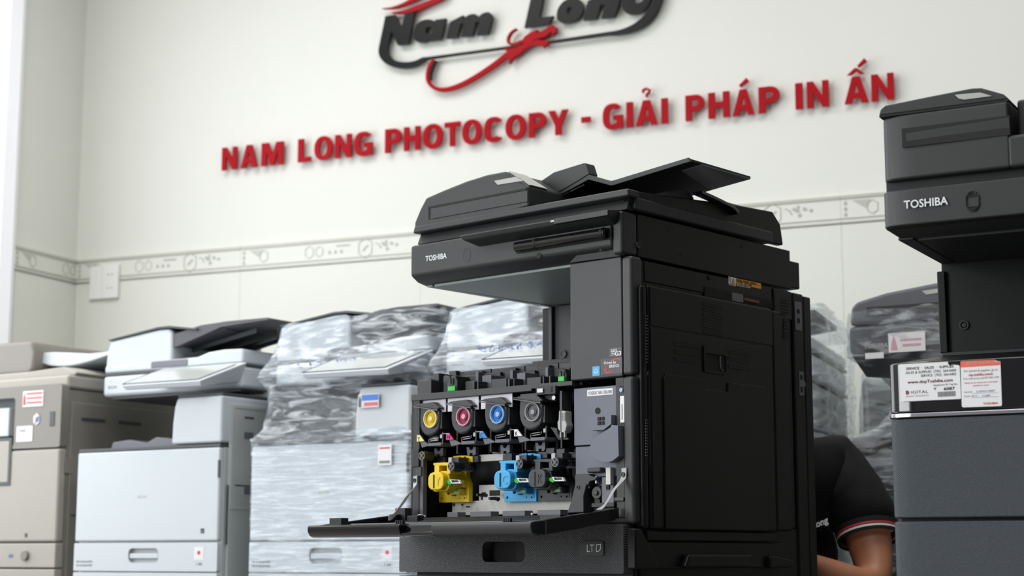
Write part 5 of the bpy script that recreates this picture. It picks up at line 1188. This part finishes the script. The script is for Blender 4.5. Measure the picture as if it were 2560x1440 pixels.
obj('print_figure', MB().pl([(a[0] + .006, a[1] + .004), (a[0] + .024, a[1] + .004), (a[0] + .02, a[1] + .022), (a[0] + .014, a[1] + .042), (a[0] + .008, a[1] + .022)], 'y', -.0150, -.0145), K['tm_r'], so, bev=0)
film(f_, 'stretch_film', [(.06, -.008, w2 + .01, -.012, .61, .02, 0), (.72, -.008, w2 + .01, -.012, .61, .02, 0), (.845, -.01, w2 + .01, -.013, .61, .02, 0), (.87, .05, w2 + .01, .02, .61, .04, 0), (.95, .10, w2 + .01, .05, .61, .06, 0), (1.0, .06, w2 + .01, .03, .61, .05, 0), (1.05, -.008, w2 + .01, -.012, .61, .03, 0), (1.135, -.008, w2 + .01, -.013, .61, .03, 0), (1.165, -.002, w2, -.006, .60, .03, 0)], 33, .012, FILM2, steps=9, cap=False)
n_ = Fr(1.03, 4.98, -20)
h_ = thing('office_machine', n_, 'low pale grey machine under film, between the two wrapped copiers', 'machine')
obj('body', MB().box(.0, .38, .0, .34, .03, 1.07), 'offw2', h_, bev=.02, seg=3)
obj('front_panel', MB().box(.02, .36, -.004, .004, .5, 1.03), 'toshgrey2', h_, bev=.004)
for z in (.99, .955): obj('side_slot', MB().box(.04, .09, -.0055, -.003, z - .005, z + .005), 'rdark', h_, bev=0)
obj('base', MB().box(.02, .36, .02, .32, .0, .03), 'rdark', h_, bev=.003)
film(h_, 'stretch_film', [(.05, -.01, .39, -.012, .35, .03, 0), (.6, -.01, .39, -.012, .35, .03, 0), (.95, -.012, .39, -.014, .35, .04, 0), (1.075, -.004, .384, -.004, .344, .05, 0)], 44, .014, FILM2, steps=9, n=100)
# ================================================================== RIGHT BLACK COPIER
r_ = thing('photocopier', RK, 'tall black photocopier with two service stickers, cut by the right edge', 'photocopier')
w = .60
obj('body', MB().box(.004, w, .012, .60, .05, .838), 'blackside', r_, bev=.01, seg=3)
for z0, z1 in ((.6055, .7555), (.45, .6005), (.27, .445), (.08, .265)):
    d = obj('drawer', MB().pl([[(.0, .6), (.0, .022), (.004, .006), (.012, .0), (.03, -.003), (.06, -.0036), (w, -.006), (w, .02), (.03, .02), (.03, .6)]], 'z', z0, z1), 'drawer2', r_, bev=.003)
    if z0 < .6: obj('drawer_handle', MB().box(.25, .38, -.012, -.003, z1 - .04, z1 - .02), 'gloss', d, bev=.003)
obj('chrome_strip', MB().pl([(.0, .6), (-.002, .02), (.006, .002), (.02, -.005), (.05, -.0056), (w, -.009), (w, .02), (.03, .03), (.02, .6)], 'z', .7575, .7635), 'chrome', r_, bev=.0012)
gp = obj('front_band', MB().pl([(.0, .55), (.0, .022), (.004, .008), (.012, .001), (.026, -.004), (.055, -.0047), (w, -.008), (w, .02), (.04, .03), (.03, .55)], 'z', .7645, .8415), 'gloss', r_, bev=.003, seg=3, label='glossy piano black band')
obj('output_tray', MB().hexa([(.004, .02, .835), (w, .02, .835), (w, .32, .835), (.004, .32, .835)], [(.004, .02, .843), (w, .02, .843), (w, .30, .8835), (.004, .30, .8835)]), 'blackside', r_, bev=.002)
obj('tray_edge', MB().box(.010, .34, .292, .300, .8825, .8885), 'dchar', r_, bev=.001)
cl = obj('rear_column', MB().box(.012, w, .30, .60, .84, 1.045), 'blackside', r_, bev=.002)
obj('column_edge', MB().box(.006, .020, .292, .31, .888, 1.028), 'blackside', cl, bev=.002)
c = RK.F(2411, 813, .30)
obj('screw', MB().cyl(c, .0085, 'y', .297, .302, 18, hole=.0055).cyl(c, .004, 'y', .2975, .302, 12), 'inner', cl, bev=.0005)
def sect(x0, y0, z): return z
scn = obj('scanner_body', MB().pl([(.0, .6), (.0, .03), (.003, .012), (.012, .003), (.03, -.001), (.06, -.0016), (w, -.006), (w, .6)], 'z', 1.055, 1.1125), 'dchar', r_, bev=.003, seg=3)
obj('scanner_chin', MB().hexa([(.016, .05, 1.0445), (w, .03, 1.0445), (w, .6, 1.0445), (.016, .6, 1.0445)], [(.001, .03, 1.056), (w, -.002, 1.056), (w, .6, 1.056), (.001, .6, 1.056)]), 'dchar', r_, bev=.003)
obj('underside_panel', MB().box(.04, w - .02, .06, .33, 1.0405, 1.0455), 'dchar', r_, bev=.001)
obj('underside_strip', MB().box(.012, .036, .05, .315, 1.042, 1.046), 'dchar', r_, bev=.001)
a = RK.F(2260, 520, -.005)
txt('TOSHIBA', a[0], a[1] - .001, .0175, -.0052, 'wprint', scn, xs=.95, bold=.016)
a = RK.F(2431, 503, -.004)
mk = MB().pl([rrect(a[0] - .010, a[0] + .010, a[1] - .009, a[1] + .009, .002), rrect(a[0] - .0092, a[0] + .0092, a[1] - .0082, a[1] + .0082, .0018)], 'y', -.0052, -.003)
for s_ in (1, -1):
    for k in (0, 1): mk.pl(stroke([(a[0] + .009 * q - k * .002 * q, a[1] + s_ * (.0125 + k * .003 - .003 * q * q)) for q in (-1, -.5, 0, .5, 1)], .0004), 'y', -.0052, -.003)
obj('card_mark', mk, 'inner', scn, bev=0)
# lid waist and feeder
obj('lid_waist', MB().box(.006, w, .014, .58, 1.112, 1.135), 'inner', r_, bev=.002)
fd = obj('feeder_body', MB().pl([(.002, .55), (.002, .03), (.006, .012), (.015, .003), (.035, -.001), (.06, -.0018), (.205, -.004), (.205, .55)], 'z', 1.128, 1.232), 'dchar', r_, bev=.005, seg=3)
obj('feeder_lid', MB().box(.2, w, -.004, .56, 1.128, 1.178), 'dchar', r_, bev=.006, seg=3)
top_ = RK.FP([(2219, 240), (2226, 234), (2400, 216), (2449, 211), (2500, 232), (2532, 256), (2532, 262), (2490, 240), (2219, 262)], -.002)
obj('feeder_cover', MB().pl([(.003, 1.234), (.006, 1.244), (.014, 1.2495), (.08, 1.2545), (.15, 1.259), (.165, 1.2575), (.198, 1.243), (.206, 1.234)], 'y', -.003, .54), 'dchar', fd, bev=.003)
obj('cover_gap', MB().box(.004, .204, -.0015, .53, 1.2315, 1.2345), 'hole', fd, bev=0)
obj('grey_stripe', MB().pl(RK.FP([(2387, 237), (2395, 236), (2450, 231), (2480, 240), (2410, 249), (2396, 246)], -.0055), 'y', -.0055, -.003), 'lever', fd, bev=.0004)
g0, g1 = RK.F(2267, 340, -.004), RK.F(2530, 300, -.004)
obj('pull_recess', MB().box(.040, .206, -.0052, -.003, 1.178, 1.208), 'hole', fd, bev=.0)
obj('pull_panel', MB().hexa([(.047, -.0045, 1.1785), (.206, -.0045, 1.1785), (.206, -.003, 1.1785), (.047, -.003, 1.1785)], [(.047, -.0062, 1.1995), (.206, -.0062, 1.2045), (.206, -.003, 1.2045), (.047, -.003, 1.1995)]), 'dchar', fd, bev=.001)
obj('feeder_side_block', MB().box(.212, .40, .02, .40, 1.178, 1.238), 'dchar', r_, bev=.005)
obj('input_tray', MB().hexa([(.212, .06, 1.20), (.58, .06, 1.23), (.58, .40, 1.23), (.212, .40, 1.20)], [(.212, .06, 1.245), (.58, .06, 1.245), (.58, .40, 1.245), (.212, .40, 1.245)]), 'blackside', r_, bev=.003)
obj('amber_part', MB().box(.216, .24, .012, .02, 1.186, 1.192), 'amberdark', r_, bev=.001) if 'amberdark' in K else None
for cx in (.06, w - .06):
    for cy in (.08, .52): obj('caster', MB().cyl((cy, .026), .026, 'x', cx - .011, cx + .011, 16), 'inner', r_, bev=.001)
# stickers; measured on the 8.533x enlargement with corner (2230,890)
SY = -.0085
def Q(pts, y=SY): return [RK.F(2230 + a / 8.533, 890 + b / 8.533, y) for a, b in pts]
s1 = obj('sticker', MB().pl(Q([(160, 190), (175, 178), (1190, 122), (1195, 175), (1240, 200), (1290, 185), (1420, 195), (1440, 215), (1470, 900), (1455, 915), (210, 972), (185, 950)]), 'y', SY, SY + .003), 'white', gp, bev=0, label='torn white service sticker with phone numbers')
SL = SY - .0004
def st_txt(s, px, py, pw, ph, m, par, bold=0.0, rot=True):
    a = Q([(px, py)], SL)[0]; b = Q([(px + pw, py - pw * .053)], SL)[0]
    o = txt(s, a[0], a[1], 1.0, SL, m, par, bold=bold, depth=.0001)
    wd_ = max(v.co.x for v in o.data.vertices) - min(v.co.x for v in o.data.vertices); hh_ = max(v.co.y for v in o.data.vertices)
    hz_ = Q([(px, py - ph)], SL)[0][1] - a[1]
    o.scale = ((b[0] - a[0]) / wd_, hz_ / hh_, .0004)
    o.rotation_euler = (PI / 2, -math.atan2(b[1] - a[1], b[0] - a[0]), 0)
    return o
st_txt('SERVICE  ·  SALES  ·  SUPPLIES', 298, 297, 1015, 52, 'ink', s1, .014)
st_txt('SALES & SUPPLIES  (703)  564-0400', 288, 384, 1075, 52, 'ink', s1)
st_txt('SERVICE  (703)  564-0402', 612, 447, 755, 52, 'ink', s1)
st_txt('www.dopToshiba.com', 332, 592, 965, 66, 'maroon', s1, .016)
st_txt('Equipment ID Tag No.', 885, 640, 510, 36, 'ink', s1)
st_txt('V', 888, 728, 60, 56, 'maroon', s1, .016); st_txt('6087', 1100, 730, 240, 62, 'ink', s1, .02)
st_txt('IGITAL', 400, 805, 365, 58, 'maroon', s1); st_txt('OFFICE  PRODUCTS', 292, 878, 485, 26, 'greyink', s1)
obj('sticker_logo', MB().pl([Q([(293, 740), (330, 735), (362, 760), (366, 790), (350, 818), (296, 826)], SL), Q([(318, 752), (335, 780), (322, 812), (330, 812), (345, 780), (328, 752)], SL)], 'y', SL, SL + .0003), 'maroon', s1, bev=0)
mb = MB(); rnd = random.Random(11); u = 972
while u < 1350:
    ww_ = rnd.choice((5, 9, 14)); y_ = 765 - (u - 972) * .05
    mb.pl(Q([(u, y_), (u + ww_, y_), (u + ww_ + 4, y_ + 108), (u + 4, y_ + 108)], SL), 'y', SL, SL + .0003); u += ww_ + rnd.choice((5, 8))
obj('barcode', mb, 'greyink', s1, bev=0)
s2 = obj('sticker', MB().pl(Q([(1462, 130), (1480, 112), (2190, 78), (2205, 90), (2220, 106), (2300, 110), (2312, 125), (2345, 1045), (2325, 1066), (1515, 1095), (1490, 1075)]), 'y', SY - .0002, SY + .003), 'white', gp, bev=0, label='worn white and orange service sticker')
obj('orange_header', MB().pl(Q([(1462, 130), (1480, 112), (2190, 78), (2205, 120), (2300, 112), (2310, 195), (1468, 245)], SL), 'y', SL, SL + .0003), 'orange', s2, bev=0)
SL -= .0004
st_txt('SERVICE & SUPPLIES', 1578, 195, 625, 52, 'wprint', s2, .014)
st_txt('For service & supplies, go to', 1530, 345, 720, 44, 'greyink', s2)
st_txt('gsp.toshiba.com/s', 1630, 428, 520, 52, 'orange', s2, .02)
st_txt('If no web access call 877-855-1349', 1522, 506, 750, 38, 'greyink', s2)
st_txt('Please do not contact your local dealer', 1545, 592, 715, 28, 'redink', s2, .01)
st_txt('directly for service', 1728, 646, 340, 28, 'redink', s2, .01)
st_txt('Serial #', 1535, 788, 165, 34, 'greyink', s2); st_txt('Dealer I.D. #', 1538, 876, 265, 34, 'greyink', s2)
st_txt('CXPG12087', 1790, 774, 400, 34, 'blueink', s2); st_txt('V 6087', 1920, 866, 180, 34, 'blueink', s2)
st_txt('TOSHIBA', 1940, 1036, 325, 40, 'orange', s2, .02)
for y_ in (795, 882): obj('form_line', MB().pl(Q([(1700, y_), (2270, y_ - 22), (2270, y_ - 18), (1700, y_ + 4)], SL), 'y', SL, SL + .0002), 'greyink', s2, bev=0)
# ================================================================== PERSON behind the open copier
PX, PY = .62, 4.02
pe = bpy.data.objects.new('person', None); COL.objects.link(pe); pe.location = (PX, PY, 0)
pe['label'] = 'person in black polo shirt with red-white sleeve trim crouching behind the open copier'; pe['category'] = 'person'
def skin_mesh(name, verts, edges, root, m, parent, sub=2, label=None):
    """continuous limb or body grown from a skeleton: verts = (x, y, z, rx, ry)"""
    me = bpy.data.meshes.new(name); me.from_pydata([v[:3] for v in verts], edges, []); me.update()
    o = link(name, me, K[m], parent)
    sk_ = o.modifiers.new('skin', 'SKIN'); sk_.use_smooth_shade = True
    for i, v in enumerate(verts):
        d = me.skin_vertices[0].data[i]; d.radius = (v[3], v[4] if len(v) > 4 else v[3]); d.use_root = (i == root)
    sb = o.modifiers.new('sub', 'SUBSURF'); sb.levels = sub; sb.render_levels = sub
    if label: o['label'] = label
    return o
# squatting: hips low, chest leaning towards the copier, left arm (viewer's right) reaching down and forwards
P3 = lambda x, y, z: (x - PX, y - PY, z)
body = [P3(.59, 4.16, .36) + (.16, .13), P3(.61, 4.12, .50) + (.17, .12), P3(.62, 4.06, .63) + (.175, .12), P3(.585, 4.02, .715) + (.15, .10), P3(.56, 4.02, .80) + (.055, .055), P3(.53, 4.03, .855) + (.05, .05),
        P3(.752, 4.00, .735) + (.088, .088), P3(.816, 3.972, .660) + (.068, .068), P3(.824, 3.93, .555) + (.052, .054), P3(.822, 3.88, .475) + (.045, .047), P3(.75, 3.86, .495) + (.041, .043), P3(.67, 3.845, .525) + (.032, .034), P3(.63, 3.85, .542) + (.026, .028), P3(.60, 3.865, .55) + (.030, .016), P3(.56, 3.89, .556) + (.034, .013),
        P3(.44, 4.09, .73) + (.07, .07), P3(.39, 4.08, .63) + (.055, .057), P3(.38, 4.08, .53) + (.046, .048), P3(.41, 4.05, .50) + (.038, .04), P3(.45, 4.02, .54) + (.028, .030), P3(.46, 4.01, .58) + (.03, .016), P3(.465, 4.0, .62) + (.033, .013),
        P3(.66, 4.10, .33) + (.10, .10), P3(.74, 3.90, .43) + (.072, .072), P3(.72, 4.00, .22) + (.058, .058), P3(.71, 4.08, .06) + (.036, .036), P3(.70, 4.02, .045) + (.042, .032), P3(.70, 3.94, .03) + (.042, .022),
        P3(.46, 4.20, .33) + (.10, .10), P3(.42, 4.06, .43) + (.072, .072), P3(.43, 4.14, .22) + (.058, .058), P3(.44, 4.20, .06) + (.036, .036), P3(.44, 4.14, .045) + (.042, .032), P3(.44, 4.06, .03) + (.042, .022)]
E_ = [(0, 1), (1, 2), (2, 3), (3, 4), (4, 5), (3, 6), (6, 7), (7, 8), (8, 9), (9, 10), (10, 11), (11, 12), (12, 13), (13, 14), (3, 15), (15, 16), (16, 17), (17, 18), (18, 19), (19, 20), (20, 21), (0, 22), (22, 23), (23, 24), (24, 25), (25, 26), (26, 27), (0, 28), (28, 29), (29, 30), (30, 31), (31, 32), (32, 33)]
skin_mesh('body', body, E_, 0, 'skin', pe)
# polo shirt and trousers slightly larger than the body
def grow(idx, g): return [(body[i][0], body[i][1], body[i][2], body[i][3] + g, body[i][4] + g) for i in idx]
sh = grow([0, 1, 2, 3, 6, 7, 15, 16], .021)
lerp = lambda a, b, t, g=0: tuple(a[k] + (b[k] - a[k]) * t for k in range(3)) + (a[3] + (b[3] - a[3]) * t + g, a[4] + (b[4] - a[4]) * t + g)
sh += [lerp(body[7], body[8], .68, .019), lerp(body[16], body[17], .5, .017), (body[4][0] + .004, body[4][1] + .008, body[4][2] - .025, .096, .090)]
shirt = skin_mesh('polo_shirt', sh, [(0, 1), (1, 2), (2, 3), (3, 4), (4, 5), (5, 8), (3, 6), (6, 7), (7, 9), (3, 10)], 0, 'shirt', pe, 3)
tx = bpy.data.textures.new('cloth_folds', 'CLOUDS'); tx.noise_scale = .07
dm = shirt.modifiers.new('folds', 'DISPLACE'); dm.texture = tx; dm.strength = .018; dm.mid_level = .5; dm.texture_coords = 'LOCAL'
tr_ = grow([0, 22, 23, 24, 25, 28, 29, 30, 31], .012)
skin_mesh('trousers', tr_, [(0, 1), (1, 2), (2, 3), (3, 4), (0, 5), (5, 6), (6, 7), (7, 8)], 0, 'denim', pe)
for i, j in ((26, 27), (32, 33)):
    skin_mesh('shoe', [(body[i][0], body[i][1] + .05, .045, .045, .042), (body[i][0], body[i][1], .045, .047, .042), (body[j][0], body[j][1] - .02, .036, .046, .032)], [(0, 1), (1, 2)], 0, 'ink', pe)
# sleeve trim rings: black rib, white and red stripes
def ringband(name, a, b, t0, t1, g, m):
    A, B = lerp(a, b, t0), lerp(a, b, t1)
    ax = (Vector(B[:3]) - Vector(A[:3])).normalized(); u = ax.cross(Vector((0, 0, 1))).normalized(); v = ax.cross(u)
    mb = MB(); rings = []
    for q, gg in ((A, 0), (B, 0), (B, -.004), (A, -.004)):
        rings.append([tuple(Vector(q[:3]) + (u * math.cos(2 * PI * k / 32) * (q[3] + g + gg) + v * math.sin(2 * PI * k / 32) * (q[4] + g + gg))) for k in range(32)])
    rings.append(rings[0])
    mb.loft(rings, cap=False)
    return obj(name, mb, m, shirt, bev=0)
for nm, t0, t1, g, m in (('sleeve_rib', .46, .57, .0150, 'shirt'), ('red_stripe', .57, .605, .0154, 'redink'), ('sleeve_rib', .605, .625, .0153, 'shirt'), ('white_stripe', .625, .665, .0156, 'white'), ('sleeve_rib', .665, .72, .0150, 'shirt')):
    ringband(nm, body[7], body[8], t0, t1, g, m)
# collar
obj('collar', MB().tube([(body[4][0] + .062 * math.cos(a), body[4][1] + .06 * math.sin(a), body[4][2] - .012 + .012 * math.sin(a)) for a in [k * PI / 9 for k in range(19)]], .012, 8, 1.5), 'shirt', shirt, bev=0)
# chest print
lo_ = (.662, 3.895, .592)
for s_, dz, sz in (('Nam Long', 0, .020),):
    o = txt(s_, 0, 0, sz, 0, 'wprint', shirt, bold=.04, shear=.25)
    o.location = (lo_[0] - PX - .02, lo_[1] - PY, lo_[2]); o.rotation_euler = (R_(78), R_(-22), R_(2))
# head, turned down towards the machine
hc = Vector(P3(.49, 4.03, .925))
mb = MB(); rings = []
from mathutils import Matrix
Rh = Matrix.Rotation(R_(18), 3, 'X')   # face looks down and towards the camera side
prof_h = [(-.112, .030, .030, -.03), (-.104, .045, .048, -.026), (-.085, .056, .066, -.016), (-.06, .063, .078, -.008), (-.03, .069, .087, 0), (0, .073, .093, .004), (.03, .075, .096, .006), (.06, .072, .092, .008), (.085, .062, .080, .010), (.103, .044, .058, .012), (.112, .020, .026, .012)]
for z, rx, ry, oy in prof_h:
    rings.append([tuple(hc + Rh @ Vector((rx * math.cos(2 * PI * k / 28), oy + ry * math.sin(2 * PI * k / 28), z))) for k in range(28)])
mb.loft(rings); head = obj('head', mb, 'skin', pe, bev=0)
def hp(x, y, z): return tuple(hc + Rh @ Vector((x, y, z)))
obj('nose', MB().loft([[hp(-.006, -.088, .012), hp(.006, -.088, .012), hp(.006, -.080, .012), hp(-.006, -.080, .012)], [hp(-.014, -.106, -.026), hp(.014, -.106, -.026), hp(.014, -.075, -.026), hp(-.014, -.075, -.026)], [hp(-.010, -.095, -.034), hp(.010, -.095, -.034), hp(.010, -.075, -.034), hp(-.010, -.075, -.034)]]), 'skin', head, bev=.003)
K['lip'] = mat('lips', (150, 84, 74), .5)
obj('mouth', MB().tube([hp(-.024, -.078, -.056), hp(-.01, -.085, -.054), hp(.01, -.085, -.054), hp(.024, -.078, -.056)], .0045, 8), 'lip', head, bev=0)
for sx_ in (-1, 1):
    ec = hp(sx_ * .030, -.082, .006)
    mbb = MB(); bmesh.ops.create_uvsphere(mbb.b, u_segments=12, v_segments=8, radius=.011, matrix=Matrix.Translation(ec)); obj('eye', mbb, 'white', head, bev=0)
    mbb = MB(); bmesh.ops.create_uvsphere(mbb.b, u_segments=10, v_segments=6, radius=.0055, matrix=Matrix.Translation(hp(sx_ * .030, -.090, .005))); obj('iris', mbb, 'ink', head, bev=0)
    obj('eyebrow', MB().tube([hp(sx_ * .014, -.092, .024), hp(sx_ * .03, -.092, .029), hp(sx_ * .046, -.082, .024)], .003, 6), 'hair', head, bev=0)
    obj('ear', MB().loft([[hp(sx_ * (.068 + dd), .006 + .016 * math.cos(2 * PI * k / 12), -.004 + .030 * math.sin(2 * PI * k / 12)) for k in range(12)] for dd in (0, .012)]), 'skin', head, bev=.003)
mb = MB(); rings = []
for z, rx, ry, oy in [(-.045, .070, .060, .045), (-.02, .076, .075, .032), (.01, .080, .085, .024), (.04, .082, .100, .012), (.07, .077, .098, .010), (.095, .064, .083, .012), (.115, .044, .058, .012), (.124, .018, .022, .012)]:
    rings.append([tuple(hc + Rh @ Vector((rx * math.cos(2 * PI * k / 32), oy + ry * math.sin(2 * PI * k / 32), z + .003 * math.sin(k * 3)))) for k in range(32)])
mb.loft(rings); obj('hair', mb, 'hair', head, bev=0)
# hands: palm ends of the body mesh carry five fingers each
def hand(base, dirv, side, up):
    base = Vector(base); d = Vector(dirv).normalized(); sd_ = Vector(side).normalized(); u = Vector(up).normalized()
    for k, (off, ln) in enumerate(((-.027, .062), (-.009, .072), (.009, .068), (.026, .054))):
        p = base + sd_ * off - d * .015
        q = [p, p + d * (.02 + ln * .25), p + d * (.02 + ln * .6) - u * ln * .22, p + d * (.02 + ln * .78) - u * ln * .5]
        skin_mesh('finger', [tuple(v) + (r_2,) * 2 for v, r_2 in zip(q, (.0095, .009, .008, .0065))], [(0, 1), (1, 2), (2, 3)], 0, 'skin', pe, 1)
    p = base - sd_ * .026 - d * .05
    q = [p, p - sd_ * .022 + d * .022, p - sd_ * .030 + d * .046 - u * .012]
    skin_mesh('thumb', [tuple(v) + (r_2,) * 2 for v, r_2 in zip(q, (.0125, .0105, .0085))], [(0, 1), (1, 2)], 0, 'skin', pe, 1)
hand(body[14][:3], (-.8, .55, .1), (0, .1, 1), (0, -1, 0))
hand(body[21][:3], (0, -.2, 1), (1, 0, 0), (0, -1, 0))
